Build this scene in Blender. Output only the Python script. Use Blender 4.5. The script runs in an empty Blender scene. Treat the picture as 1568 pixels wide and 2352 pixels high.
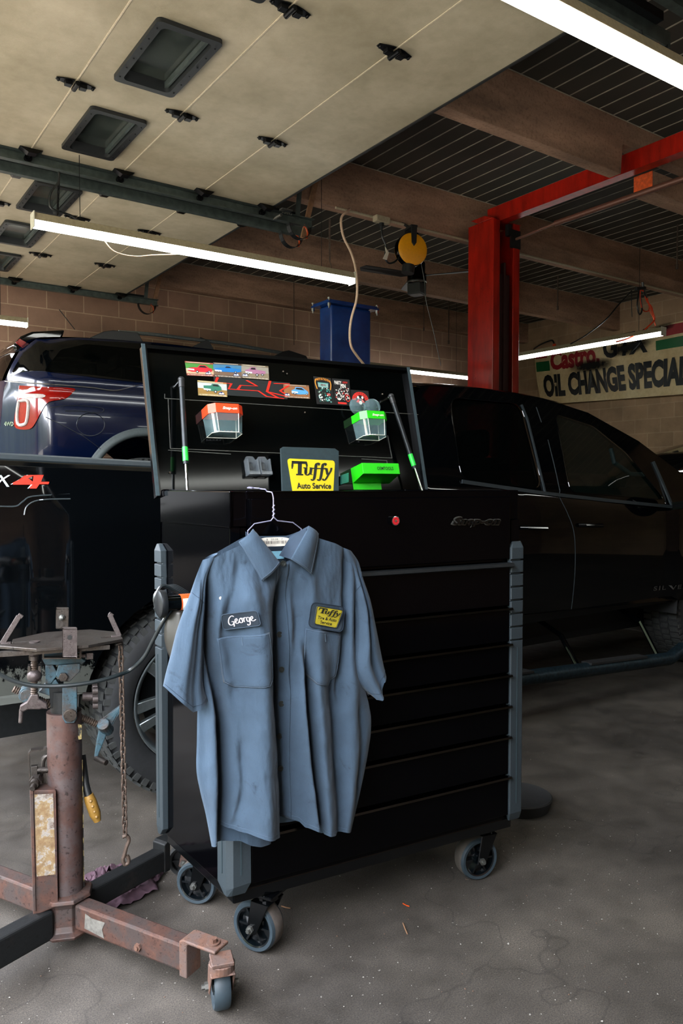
import bpy, bmesh, math, random
from math import sin, cos, pi, radians, sqrt, atan2, exp
from mathutils import Vector, Matrix, noise
random.seed(7)
SC = bpy.context.scene
COL = SC.collection
V = Vector

# ------------------------------------------------------------------ camera
CAMH = 1.3
FPX, CX, CY = 1761.0, 784.0, 1176.0
_th, _ph = radians(55.08), radians(-1.99)
FW = V((cos(_th)*cos(_ph), sin(_th)*cos(_ph), sin(_ph)))
RT = V((sin(_th), -cos(_th), 0))
DN = FW.cross(RT)
CAM = V((0, 0, CAMH))
cam_d = bpy.data.cameras.new('camera')
cam = bpy.data.objects.new('camera', cam_d)
COL.objects.link(cam)
UPV = -DN
cam.matrix_world = Matrix(((RT.x, UPV.x, -FW.x, CAM.x), (RT.y, UPV.y, -FW.y, CAM.y), (RT.z, UPV.z, -FW.z, CAM.z), (0, 0, 0, 1)))
cam_d.sensor_fit = 'VERTICAL'
cam_d.sensor_height = 36
cam_d.lens = FPX/2352*36
cam_d.clip_start = 0.05
SC.camera = cam

def P(x, y, X=None, Y=None, Z=None, pt=None, n=None):
    """the point of a real plane (X=, Y=, Z= or point+normal) seen at photo pixel x, y"""
    r = RT*(x-CX)+DN*(y-CY)+FW*FPX
    if Z is not None: t = (Z-CAM.z)/r.z
    elif X is not None: t = (X-CAM.x)/r.x
    elif Y is not None: t = (Y-CAM.y)/r.y
    else: t = (V(pt)-CAM).dot(n)/r.dot(n)
    return CAM+r*t

# ------------------------------------------------------------------ objects
def tag(o, label=None, cat=None, group=None, kind=None):
    if label: o['label'] = label
    if cat: o['category'] = cat
    if group: o['group'] = group
    if kind: o['kind'] = kind
    return o

def empty(name, loc, label=None, cat=None, group=None, kind=None, rz=0):
    o = bpy.data.objects.new(name, None)
    COL.objects.link(o)
    o.empty_display_size = .05
    o.location = loc
    o.rotation_euler = (0, 0, rz)
    return tag(o, label, cat, group, kind)

def wmat(o):
    m = Matrix.LocRotScale(o.location, o.rotation_euler, o.scale)
    return wmat(o.parent) @ m if o.parent else m

def dup(o, loc, rz=None, label=None, group=None):
    """a thing with copies of its parts and sub-parts"""
    c = o.copy(); COL.objects.link(c); c.location = loc
    if rz is not None: c.rotation_euler = (0, 0, rz)
    if label: c['label'] = label
    if group: c['group'] = group
    for ch in [x for x in bpy.data.objects if x.parent is o]:
        d = ch.copy(); COL.objects.link(d); d.parent = c
        for g in [x for x in bpy.data.objects if x.parent is ch]:
            e = g.copy(); COL.objects.link(e); e.parent = d
    return c

def frame(z, x=None):
    z = V(z).normalized()
    if x is None: x = V((1, 0, 0)) if abs(z.x) < .9 else V((0, 1, 0))
    x = (V(x)-z*V(x).dot(z)).normalized()
    return x, z.cross(x), z

class MB:
    def __init__(s): s.v = []; s.f = []; s.m = []
    def add(s, vs, fs, m=0):
        b = len(s.v); s.v += [V(q) for q in vs]
        s.f += [tuple(b+i for i in f) for f in fs]; s.m += [m]*len(fs)
    def box(s, c, size, M=None, m=0, ax=None):
        hx, hy, hz = size[0]/2, size[1]/2, size[2]/2
        c = V(c)
        if ax: a, b, d = ax
        elif M is not None: a, b, d = M @ V((1, 0, 0)), M @ V((0, 1, 0)), M @ V((0, 0, 1))
        else: a, b, d = V((1, 0, 0)), V((0, 1, 0)), V((0, 0, 1))
        vs = [c+a*sx*hx+b*sy*hy+d*sz*hz for sz in (-1, 1) for sy in (-1, 1) for sx in (-1, 1)]
        s.add(vs, [(0, 2, 3, 1), (4, 5, 7, 6), (0, 1, 5, 4), (2, 6, 7, 3), (0, 4, 6, 2), (1, 3, 7, 5)], m)
        return s
    def rot(s, x0, x1, y0, y1, z0, z1, m=0):
        return s.box(((x0+x1)/2, (y0+y1)/2, (z0+z1)/2), (abs(x1-x0), abs(y1-y0), abs(z1-z0)), m=m)
    def bar(s, p, q, w, h, up=(0, 0, 1), m=0):
        p, q = V(p), V(q); d = (q-p).normalized(); u = V(up); u = (u-d*u.dot(d)).normalized(); r = d.cross(u)
        return s.box((p+q)/2, ((q-p).length, w, h), ax=(d, r, u), m=m)
    def cyl(s, p, q, r, seg=20, r2=None, m=0, cap=True):
        p, q = V(p), V(q); r2 = r if r2 is None else r2
        x, y, z = frame(q-p); vs = []
        for c, rr in ((p, r), (q, r2)):
            vs += [c+(x*cos(2*pi*i/seg)+y*sin(2*pi*i/seg))*rr for i in range(seg)]
        fs = [(i, (i+1) % seg, seg+(i+1) % seg, seg+i) for i in range(seg)]
        if cap: fs += [tuple(range(seg-1, -1, -1)), tuple(range(seg, 2*seg))]
        s.add(vs, fs, m); return s
    def tube(s, pts, r, seg=10, m=0, closed=False, cap=True):
        pts = [V(p) for p in pts]; n = len(pts); vs = []; x = None
        for i, p in enumerate(pts):
            a = pts[(i-1) % n] if (i or closed) else p
            b = pts[(i+1) % n] if (i < n-1 or closed) else p
            t = (b-a)
            if t.length < 1e-9: t = V((0, 0, 1))
            t.normalize()
            if x is None: x, y, _ = frame(t)
            else:
                x = (x-t*x.dot(t)).normalized(); y = t.cross(x)
            rr = r[i] if isinstance(r, (list, tuple)) else r
            vs += [p+(x*cos(2*pi*k/seg)+y*sin(2*pi*k/seg))*rr for k in range(seg)]
        fs = []
        for i in range(n if closed else n-1):
            j = (i+1) % n
            fs += [(i*seg+k, i*seg+(k+1) % seg, j*seg+(k+1) % seg, j*seg+k) for k in range(seg)]
        if cap and not closed: fs += [tuple(range(seg-1, -1, -1)), tuple((n-1)*seg+k for k in range(seg))]
        s.add(vs, fs, m); return s
    def lathe(s, prof, o, axis=(0, 0, 1), seg=32, m=0, x=None, closed=False):
        o = V(o); X, Y, Z = frame(axis, x); n = len(prof); vs = []
        for i in range(seg):
            a = 2*pi*i/seg; d = X*cos(a)+Y*sin(a)
            vs += [o+d*r+Z*h for r, h in prof]
        fs = []
        for i in range(seg):
            j = (i+1) % seg
            for k in range(n if closed else n-1):
                l = (k+1) % n
                fs.append((i*n+k, j*n+k, j*n+l, i*n+l))
        s.add(vs, fs, m); return s
    def prism(s, poly, d, m=0):
        poly = [V(p) for p in poly]; d = V(d); n = len(poly)
        s.add(poly+[p+d for p in poly], [tuple(range(n-1, -1, -1)), tuple(range(n, 2*n))]+[(i, (i+1) % n, n+(i+1) % n, n+i) for i in range(n)], m)
        return s
    def grid(s, fn, nu, nv, m=0, closeu=False):
        vs = [fn(i/(nu if closeu else nu-1), j/(nv-1)) for i in range(nu) for j in range(nv)]
        fs = []
        for i in range(nu if closeu else nu-1):
            k = (i+1) % nu
            for j in range(nv-1): fs.append((i*nv+j, k*nv+j, k*nv+j+1, i*nv+j+1))
        s.add(vs, fs, m); return s
    def ball(s, c, r, m=0, seg=14, sc=(1, 1, 1)):
        c = V(c); R_ = seg//2
        def fn(u, v):
            a = 2*pi*u; b = pi*v
            return c+V((sin(b)*cos(a)*r*sc[0], sin(b)*sin(a)*r*sc[1], cos(b)*r*sc[2]))
        return s.grid(fn, seg, R_+1, m, closeu=True)
    def each(s, name, mats, parent=None, group_of=None, **kw):
        """one object per separate piece"""
        n = len(s.v); par = list(range(n))
        def find(i):
            while par[i] != i: par[i] = par[par[i]]; i = par[i]
            return i
        for f in s.f:
            for i in f[1:]: par[find(i)] = find(f[0])
        comp = {}
        for k, f in enumerate(s.f): comp.setdefault(find(f[0]), []).append(k)
        last = None
        for ks in comp.values():
            m = MB(); idx = {}
            for k in ks:
                for i in s.f[k]:
                    if i not in idx: idx[i] = len(m.v); m.v.append(s.v[i])
                m.f.append(tuple(idx[i] for i in s.f[k])); m.m.append(s.m[k])
            last = m.build(name, mats, parent, **kw)
        return last
    def build(s, name, mats, parent=None, smooth=False, bevel=0, seg=2, solid=0, autos=35, **kw):
        if not isinstance(mats, (list, tuple)): mats = [mats]
        me = bpy.data.meshes.new(name)
        vs = s.v
        if parent is not None:
            inv = wmat(parent).inverted(); vs = [inv @ q for q in vs]
        me.from_pydata([tuple(q) for q in vs], [], s.f)
        for mt in mats: me.materials.append(mt)
        for i, p in enumerate(me.polygons): p.material_index = s.m[i] if len(mats) > 1 else 0
        bm = bmesh.new(); bm.from_mesh(me)
        bmesh.ops.remove_doubles(bm, verts=bm.verts, dist=1e-5)
        bmesh.ops.recalc_face_normals(bm, faces=bm.faces)
        if smooth:
            for f in bm.faces: f.smooth = True
            for e in bm.edges:
                if len(e.link_faces) == 2 and e.calc_face_angle(0) > radians(autos): e.smooth = False
        bm.to_mesh(me); bm.free()
        o = bpy.data.objects.new(name, me); COL.objects.link(o)
        if parent is not None: o.parent = parent
        if solid:
            md = o.modifiers.new('s', 'SOLIDIFY'); md.thickness = solid; md.offset = 0
        if bevel:
            md = o.modifiers.new('b', 'BEVEL'); md.width = bevel; md.segments = seg; md.limit_method = 'ANGLE'; md.angle_limit = radians(40)
        return tag(o, **kw) if kw else o

# ------------------------------------------------------------------ materials
def rgb(h):
    h = h.lstrip('#'); c = [int(h[i:i+2], 16)/255 for i in (0, 2, 4)]
    return tuple((x/12.92 if x <= .04045 else ((x+.055)/1.055)**2.4) for x in c)+(1,)

class NT:
    def __init__(s, name):
        s.mat = bpy.data.materials.new(name); s.mat.use_nodes = True
        s.t = s.mat.node_tree; s.n = s.t.nodes; s.l = s.t.links
        s.b = s.n['Principled BSDF']
    def new(s, t, **kw):
        n = s.n.new(t)
        for k, v in kw.items():
            if hasattr(n, k) and k not in ('Scale',): setattr(n, k, v)
            else: n.inputs[k].default_value = v
        return n
    def link(s, a, b): s.l.new(a, b)
    def coord(s, kind='Object', scale=None):
        tc = s.n.new('ShaderNodeTexCoord'); o = tc.outputs[kind]
        if scale:
            mp = s.n.new('ShaderNodeMapping'); mp.inputs['Scale'].default_value = scale; s.link(o, mp.inputs[0]); o = mp.outputs[0]
        return o
    def noise(s, sc, det=4, rough=.55, co=None, dist=0):
        n = s.n.new('ShaderNodeTexNoise'); n.inputs['Scale'].default_value = sc; n.inputs['Detail'].default_value = det
        n.inputs['Roughness'].default_value = rough; n.inputs['Distortion'].default_value = dist
        s.link(co or s.coord(), n.inputs['Vector']); return n.outputs['Fac']
    def ramp(s, fac, stops, interp='LINEAR'):
        r = s.n.new('ShaderNodeValToRGB'); r.color_ramp.interpolation = interp
        e = r.color_ramp.elements
        while len(e) < len(stops): e.new(.5)
        for i, (p, c) in enumerate(stops):
            e[i].position = p; e[i].color = c if len(c) == 4 else (*c, 1)
        s.link(fac, r.inputs[0]); return r.outputs[0]
    def mix(s, f, a, b, mode='MIX'):
        m = s.n.new('ShaderNodeMix'); m.data_type = 'RGBA'; m.blend_type = mode
        for v, i in ((f, 0), (a, 6), (b, 7)):
            if isinstance(v, (int, float, tuple)): m.inputs[i].default_value = v
            else: s.link(v, m.inputs[i])
        return m.outputs[2]
    def bump(s, h, strength=.3, dist=.01, prev=None):
        b = s.n.new('ShaderNodeBump'); b.inputs['Strength'].default_value = strength; b.inputs['Distance'].default_value = dist
        s.link(h, b.inputs['Height'])
        if prev: s.link(prev, b.inputs['Normal'])
        s.link(b.outputs[0], s.b.inputs['Normal']); return b.outputs[0]
    def math(s, op, a, b=0.0):
        m = s.n.new('ShaderNodeMath'); m.operation = op
        for v, i in ((a, 0), (b, 1)):
            if isinstance(v, (int, float)): m.inputs[i].default_value = v
            else: s.link(v, m.inputs[i])
        return m.outputs[0]
    def set(s, **kw):
        for k, v in kw.items():
            k = k.replace('_', ' ')
            i = s.b.inputs[k]
            if hasattr(v, 'links'): s.link(v, i)
            else: i.default_value = v
        return s.mat

def plain(name, col, rough=.5, metal=0, coat=0, var=.12, bs=60, bump=0, spec=.5):
    """a solid colour with faint wear in it"""
    t = NT(name); c = rgb(col) if isinstance(col, str) else col
    n = t.noise(bs, 3)
    d = tuple(x*(1-var) for x in c[:3])+(1,); u = tuple(min(1, x*(1+var)) for x in c[:3])+(1,)
    t.set(Base_Color=t.ramp(n, [(.3, d), (.7, u)]), Roughness=rough, Metallic=metal)
    t.b.inputs['Coat Weight'].default_value = coat; t.b.inputs['Coat Roughness'].default_value = .03
    t.b.inputs['Specular IOR Level'].default_value = spec
    if bump: t.bump(n, bump, .003)
    return t.mat

def emit(name, col, st):
    t = NT(name); c = rgb(col)
    t.set(Base_Color=c, Emission_Color=c, Emission_Strength=st, Roughness=.4); return t.mat

def glassy(name, col, alpha=.3, rough=.05):
    t = NT(name); t.set(Base_Color=rgb(col), Roughness=rough, Alpha=alpha, Specular_IOR_Level=.6); return t.mat

def rusty(name, base, rust1='#5a3a30', rust2='#7a4b36', amt=.5, rough=.65, metal=.3, sc=14):
    t = NT(name); co = t.coord()
    a = t.noise(sc, 8, .7, co); b = t.noise(sc*3.3, 6, .7, co); f = t.noise(sc*9, 3, .6, co)
    r = t.ramp(b, [(.3, rgb(rust1)), (.72, rgb(rust2))])
    m = t.ramp(a, [(max(0, amt-.07), (0, 0, 0)), (min(1, amt+.07), (1, 1, 1))])
    c = t.mix(m, rgb(base), r)
    sp = t.ramp(f, [(.60, (1, 1, 1)), (.68, (.35, .33, .32))])
    t.set(Base_Color=t.mix(1.0, c, sp, 'MULTIPLY'), Roughness=rough, Metallic=metal)
    t.bump(b, .35, .004); return t.mat

M = {}
# ------------------------------------------------------------------ lettering
def text_mesh(s, bold=0.0, spacing=1.0):
    cu = bpy.data.curves.new('t', 'FONT'); cu.body = s; cu.offset = bold; cu.space_character = spacing
    cu.resolution_u = 3; cu.fill_mode = 'BOTH'
    o = bpy.data.objects.new('t', cu); COL.objects.link(o)
    dg = bpy.context.evaluated_depsgraph_get()
    me = bpy.data.meshes.new_from_object(o.evaluated_get(dg))
    vs = [v.co.copy() for v in me.vertices]; fs = [tuple(p.vertices) for p in me.polygons]
    bpy.data.objects.remove(o); bpy.data.curves.remove(cu); bpy.data.meshes.remove(me)
    return vs, fs

def lettering(mb, s, fn, bold=0.0, shear=0.0, m=0, spacing=1.0, box=None):
    """text whose bounding box fills fn(u, v) for u, v in 0..1 (v upward)"""
    vs, fs = text_mesh(s, bold, spacing)
    vs = [V((v.x+v.y*shear, v.y, 0)) for v in vs]
    x0 = min(v.x for v in vs); x1 = max(v.x for v in vs); y0 = min(v.y for v in vs); y1 = max(v.y for v in vs)
    if box: y0, y1 = box
    mb.add([fn((v.x-x0)/(x1-x0), (v.y-y0)/(y1-y0)) for v in vs], fs, m)

def quadfn(a, b, c, d, off=None):
    """bilinear map: u 0..1 from a to b along the bottom, d to c along the top"""
    a, b, c, d = V(a), V(b), V(c), V(d); off = off or V((0, 0, 0))
    return lambda u, v: (a*(1-u)+b*u)*(1-v)+(d*(1-u)+c*u)*v+off

def stroke(mb, pts, w, fn, m=0, flat=0):
    """a pen stroke in the 0..1 plane fn; w: width or widths"""
    n = len(pts); L = []; R_ = []
    for i, p in enumerate(pts):
        a = pts[max(0, i-1)]; b = pts[min(n-1, i+1)]
        dx, dy = b[0]-a[0], b[1]-a[1]; l = math.hypot(dx, dy) or 1
        ww = (w[i] if isinstance(w, (list, tuple)) else w)/2
        nx, ny = -dy/l*ww, dx/l*ww
        L.append(fn(p[0]+nx, p[1]+ny)); R_.append(fn(p[0]-nx, p[1]-ny))
    mb.add(L+R_, [(i, i+1, n+i+1, n+i) for i in range(n-1)], m)

def poly2(mb, pts, fn, m=0):
    mb.add([fn(*p) for p in pts], [tuple(range(len(pts)))], m)

def smooth_line(pts, k=6):
    out = []; n = len(pts)
    for i in range(n-1):
        p0 = pts[max(0, i-1)]; p1 = pts[i]; p2 = pts[i+1]; p3 = pts[min(n-1, i+2)]
        for j in range(k):
            t = j/k
            out.append(tuple(.5*((2*b)+(-a+c)*t+(2*a-5*b+4*c-d)*t*t+(-a+3*b-3*c+d)*t**3) for a, b, c, d in zip(p0, p1, p2, p3)))
    out.append(tuple(pts[-1])); return out

def interp(pts, x):
    if x <= pts[0][0]: return pts[0][1]
    for (a, b), (c, d) in zip(pts, pts[1:]):
        if x <= c: return b+(d-b)*(x-a)/(c-a)
    return pts[-1][1]
def sinterp(pts, x):
    """smooth version"""
    if x <= pts[0][0]: return pts[0][1]
    for i in range(len(pts)-1):
        a, b = pts[i]; c, d = pts[i+1]
        if x <= c:
            t = (x-a)/(c-a)
            m0 = (d-pts[i-1][1])/(c-pts[i-1][0]) if i else (d-b)/(c-a)
            m1 = (pts[i+2][1]-b)/(pts[i+2][0]-a) if i+2 < len(pts) else (d-b)/(c-a)
            h = c-a
            return (2*t**3-3*t*t+1)*b+(t**3-2*t*t+t)*h*m0+(-2*t**3+3*t*t)*d+(t**3-t*t)*h*m1
    return pts[-1][1]

def rrect(w, h, r, k=5):
    """rounded rectangle outline around 0,0"""
    out = []
    for cx, cy, a0 in ((w/2-r, h/2-r, 0), (-w/2+r, h/2-r, 90), (-w/2+r, -h/2+r, 180), (w/2-r, -h/2+r, 270)):
        for i in range(k+1):
            a = radians(a0+90*i/k); out.append((cx+r*cos(a), cy+r*sin(a)))
    return out
SKY, EXPO = 3.9, 1.35
# ------------------------------------------------------------------ palette
M['black_gloss'] = plain('black_gloss', '#020303', .08, var=.02, spec=.22)
M['black_sheet'] = plain('black_sheet', '#040506', .16, var=.05, spec=.3)
M['black_plastic'] = plain('black_plastic', '#0d0f10', .5)
M['black_rubber'] = plain('black_rubber', '#101112', .75, bump=.2)
M['dark_steel'] = plain('dark_steel', '#26292b', .42, .7)
M['grey_steel'] = plain('grey_steel', '#6b6c68', .4, .8, var=.2)
M['bright_steel'] = plain('bright_steel', '#b8bcbe', .22, 1.0)
M['white_paint'] = plain('white_paint', '#cfcdbf', .5)
M['lamp_housing'] = plain('lamp_housing', '#a59b83', .6)
M['tube'] = emit('lamp_tube', '#e9ece6', 8.5)
M['hinge_metal'] = plain('hinge_metal', '#17181a', .4, .8, var=.3)
M['track_metal'] = plain('track_metal', '#535e5b', .45, .6, var=.25, bs=20)
M['wood'] = plain('raw_wood', '#8d6a4e', .8, var=.25, bs=30)
M['cord_black'] = plain('cord_black', '#0e1618', .35, spec=.6)
M['cord_cream'] = plain('cord_cream', '#c9ad94', .5)
M['cord_orange'] = plain('cord_orange', '#e0481a', .45)
M['orange_band'] = plain('orange_band', '#b8481a', .4)
M['window_frame'] = plain('window_frame', '#15191b', .5, var=.2)
M['rubber_tread'] = plain('rubber_tread', '#4b443e', .8, var=.2, bump=.2)
M['red_paint'] = None

def mk():
    # floor: worn asphalt-grey concrete, gritty, stained, cracked
    t = NT('worn_floor'); co = t.coord()
    big = t.noise(1.1, 5, .6, co); mid = t.noise(7, 6, .65, co); fine = t.noise(260, 3, .75, co); grit = t.noise(75, 2, .5, co)
    c = t.ramp(big, [(.3, rgb('#433f3b')), (.55, rgb('#635e58')), (.75, rgb('#7b756d'))])
    c = t.mix(.55, c, t.ramp(mid, [(.3, rgb('#3a3835')), (.65, rgb('#77716a'))]), 'OVERLAY')
    c = t.mix(.7, c, t.ramp(fine, [(.38, rgb('#3c3c3b')), (.62, rgb('#c5c2ba'))]), 'OVERLAY')
    c = t.mix(t.ramp(grit, [(.72, (0, 0, 0)), (.77, (1, 1, 1))]), c, rgb('#8d8b84'))
    vo = t.n.new('ShaderNodeTexVoronoi'); vo.feature = 'DISTANCE_TO_EDGE'; vo.inputs['Scale'].default_value = .75
    wv = t.n.new('ShaderNodeVectorMath'); wv.operation = 'ADD'; t.link(co, wv.inputs[0])
    nn = t.n.new('ShaderNodeTexNoise'); nn.inputs['Scale'].default_value = 3.0; t.link(co, nn.inputs['Vector']); t.link(nn.outputs['Color'], wv.inputs[1])
    t.link(wv.outputs[0], vo.inputs['Vector'])
    cr = t.ramp(vo.outputs['Distance'], [(.0, (.25, .25, .25)), (.006, (1, 1, 1))])
    c = t.mix(.45, c, cr, 'MULTIPLY')
    t.set(Base_Color=c, Roughness=t.ramp(mid, [(.3, (.5, .5, .5)), (.7, (.85, .85, .85))]))
    t.bump(fine, .25, .002, t.bump(mid, .25, .01)); M['floor'] = t.mat
    # concrete block walls (two, so that courses run along each wall)
    for nm, sw in (('block_left', 'x'), ('block_far', 'y')):
        t = NT(nm); co = t.coord(); sp = t.n.new('ShaderNodeSeparateXYZ'); t.link(co, sp.inputs[0])
        cb = t.n.new('ShaderNodeCombineXYZ'); t.link(sp.outputs['X' if sw == 'x' else 'Y'], cb.inputs[0]); t.link(sp.outputs['Z'], cb.inputs[1])
        br = t.n.new('ShaderNodeTexBrick'); t.link(cb.outputs[0], br.inputs['Vector'])
        for k, v in dict(Scale=1.0).items(): br.inputs[k].default_value = v
        br.inputs['Brick Width'].default_value = .41; br.inputs['Row Height'].default_value = .205
        br.inputs['Mortar Size'].default_value = .006; br.inputs['Mortar Smooth'].default_value = .3
        br.inputs['Color1'].default_value = rgb('#a18270'); br.inputs['Color2'].default_value = rgb('#957766'); br.inputs['Mortar'].default_value = rgb('#c0a88e')
        if sw == 'y': br.inputs['Color1'].default_value = rgb('#b89b80'); br.inputs['Color2'].default_value = rgb('#a98e75')
        n1 = t.noise(2.5, 5, .6, co); n2 = t.noise(90, 2, .5, co)
        c = t.mix(.8, br.outputs['Color'], t.ramp(n1, [(.3, (.62, .6, .58)), (.7, (1.15, 1.1, 1.05))]), 'MULTIPLY')
        c = t.mix(.5, c, t.ramp(n2, [(.3, (.75, .75, .75)), (.4, (1, 1, 1))]), 'MULTIPLY')
        t.set(Base_Color=c, Roughness=.9)
        t.bump(n2, .3, .004, t.bump(br.outputs['Fac'], -.5, .006)); M[nm] = t.mat
    # concrete beams, brown with age
    t = NT('aged_concrete'); co = t.coord(scale=(.5, 2, 2)); n1 = t.noise(3, 6, .65, co); n2 = t.noise(45, 4, .7)
    c = t.mix(.6, t.ramp(n1, [(.3, rgb('#78604f')), (.7, rgb('#b8947b'))]), t.ramp(n2, [(.35, (.55, .5, .48)), (.5, (1, 1, 1))]), 'MULTIPLY')
    t.set(Base_Color=c, Roughness=.9); t.bump(n2, .35, .004); M['beam'] = t.mat
    # dark ceiling planks
    t = NT('ceiling_plank'); n1 = t.noise(9, 6, .7); n2 = t.noise(1.2, 3)
    c = t.mix(t.ramp(n1, [(.62, (0, 0, 0)), (.72, (.35, .35, .35))]), t.ramp(n2, [(.3, rgb('#35352f')), (.7, rgb('#4b4840'))]), rgb('#5b5850'))
    t.set(Base_Color=c, Roughness=.75); M['deck'] = t.mat
    M['deck_seam'] = plain('ceiling_seam', '#a29c8c', .7, var=.3, bs=8)
    # door panels: stucco-embossed off-white steel, dusty
    t = NT('door_panel'); co = t.coord(scale=(1, 3, 1)); e = t.noise(70, 3, .6, co); n1 = t.noise(1.6, 6, .6, t.coord()); n2 = t.noise(14, 4, .6, t.coord())
    c = t.mix(.6, t.ramp(n1, [(.28, rgb('#989078')), (.7, rgb('#c4bba4'))]), t.ramp(n2, [(.3, (.82, .8, .76)), (.6, (1, 1, 1))]), 'MULTIPLY')
    t.set(Base_Color=c, Roughness=.6); t.bump(e, .3, .003); M['door'] = t.mat
    M['door_joint'] = plain('door_joint', '#cfc3ab', .5)
    t = NT('dusty_glass'); n = t.noise(6, 5, .6)
    t.set(Base_Color=t.ramp(n, [(.3, rgb('#2a312f')), (.75, rgb('#525a54'))]), Roughness=.12, Alpha=.8, Specular_IOR_Level=.5); M['dusty_glass'] = t.mat
    t = NT('red_lift_paint'); n = t.noise(5, 6, .6, t.coord(scale=(3, 3, .6))); n2 = t.noise(60, 3)
    c = t.ramp(n, [(.3, rgb('#7a1008')), (.65, rgb('#b01e10'))])
    t.set(Base_Color=t.mix(t.ramp(n2, [(.66, (0, 0, 0)), (.72, (.8, .8, .8))]), c, rgb('#2a100c')), Roughness=.28); M['red_paint'] = t.mat
    t = NT('blue_lift_paint'); n = t.noise(5, 5)
    t.set(Base_Color=t.ramp(n, [(.3, rgb('#0d2a63')), (.7, rgb('#1a4288'))]), Roughness=.25); M['blue_paint'] = t.mat
mk()

# ------------------------------------------------------------------ the room
X0, X1, Y0, Y1, ZC = -0.3, 9.95, -2.6, 9.0, 4.0
def struct(name, mb, mats, label, parent=None, **k):
    return mb.build(name, mats, parent, kind='structure', label=label, cat='building', **k) if parent is None else mb.build(name, mats, parent, **k)

b = MB(); b.rot(X0-.2, X1+.2, Y0-.2, Y1+.2, -.12, 0)
struct('floor', b, M['floor'], 'worn grey shop floor with grit, stains and cracks')
b = MB(); b.rot(X0-14, X0-.2, Y0-12, Y1+12, -.14, -.02)
struct('ground', b, plain('pale_apron', '#77736a', .85, var=.2, bs=3), 'pale concrete apron outside the doors')
b = MB(); rr = random.Random(3)  # trees out of view, added to hide the low sky from reflections
for i in range(40):
    yy = -28+i*1.35; b.ball((X0-11.5+rr.uniform(-.6, .6), yy, 2.2), 2.2, seg=10, sc=(.8, 1, 1.3+rr.uniform(0, .6)))
for i in range(12):
    b.ball((X0-1.2-i*1.1, 14.5, 2.2), 2.2, seg=10, sc=(1, .7, 1.4+rr.uniform(0, .6)))
b.build('added_hedge', plain('added_hedge_leaf', '#1a2614', .9, var=.5, bs=4), kind='stuff', label='unseen row of dark trees added outside to darken reflections', cat='added_hedge')
b = MB(); b.rot(X0-.2, X1+.2, Y1, Y1+.2, 0, ZC+.2)
struct('wall_left', b, M['block_left'], 'brown concrete block wall behind the blue vehicle')
b = MB(); b.rot(X1, X1+.2, Y0-.2, Y1, 0, ZC+.2)
struct('wall_far', b, M['block_far'], 'brown concrete block wall carrying the oil change banner')
b = MB(); b.rot(X0-.2, X1+.2, Y0-.2, Y0, 0, ZC+.2)
struct('wall_right', b, M['block_left'], 'block wall on the right side, outside the picture')
# front wall: header above three door openings and the piers between them
b = MB(); b.rot(X0-.2, X0, Y0, Y1, 3.25, ZC+.2)
for a, c in ((Y0, -.2), (1.93, 2.08), (5.17, 5.40), (8.42, Y1)): b.rot(X0-.2, X0, a, c, 0, 3.25)  # first pier widened out of view, narrowing its bay to cut frontal light
struct('wall_front', b, M['block_far'], 'front wall with three open door bays, one narrowed by added wall')
# ceiling of dark planks with pale seams between them
b = MB(); b.rot(X0-.2, X1+.2, Y0-.2, Y1+.2, ZC, ZC+.15)
x = 2.76
while x < X1:
    b.box((x, (Y0+Y1)/2, ZC-.001), (.009, Y1-Y0, .006), m=1); x += .163
struct('ceiling', b, [M['deck'], M['deck_seam']], 'dark plank ceiling with pale seams')
# concrete beams running into the shop
BEAMS = [(3.53, .10, None), (5.29, .11, None), (7.04, .11, None), (8.8, .13, None), (1.77, .10, None), (0, .1, None)]
for i, (y, w, _) in enumerate(BEAMS):
    b = MB()
    lab = ['brown concrete ceiling beam notched over the red lift frame', 'brown concrete ceiling beam carrying the yellow cord reel',
           'brown concrete ceiling beam behind the black ceiling fan', 'concrete ceiling beam along the top of the block wall',
           'concrete ceiling beam above the nearest strip light', 'concrete ceiling beam nearest the camera side'][i]
    if i in (0, 4):
        pf = [(X0, 3.6), (4.98, 3.6), (5.0, 3.82), (X1, 3.82), (X1, ZC), (X0, ZC)]
        b.prism([V((px, y, pz)) for px, pz in pf], (0, w, 0))
    elif i == 3:
        b.rot(X0, X1, y, y+w, 3.68, ZC)
    else:
        b.rot(X0, X1, y, y+w, 3.6, ZC)
    # pale caulked edge where the beam meets the planks
    b.box(((X0+X1)/2, y-.003, ZC-.006), (X1-X0, .008, .008), m=1)
    b.build('ceiling_beam', [M['beam'], M['deck_seam']], kind='structure', label=lab, cat='beam', group='concrete ceiling beams', bevel=.006)

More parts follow.
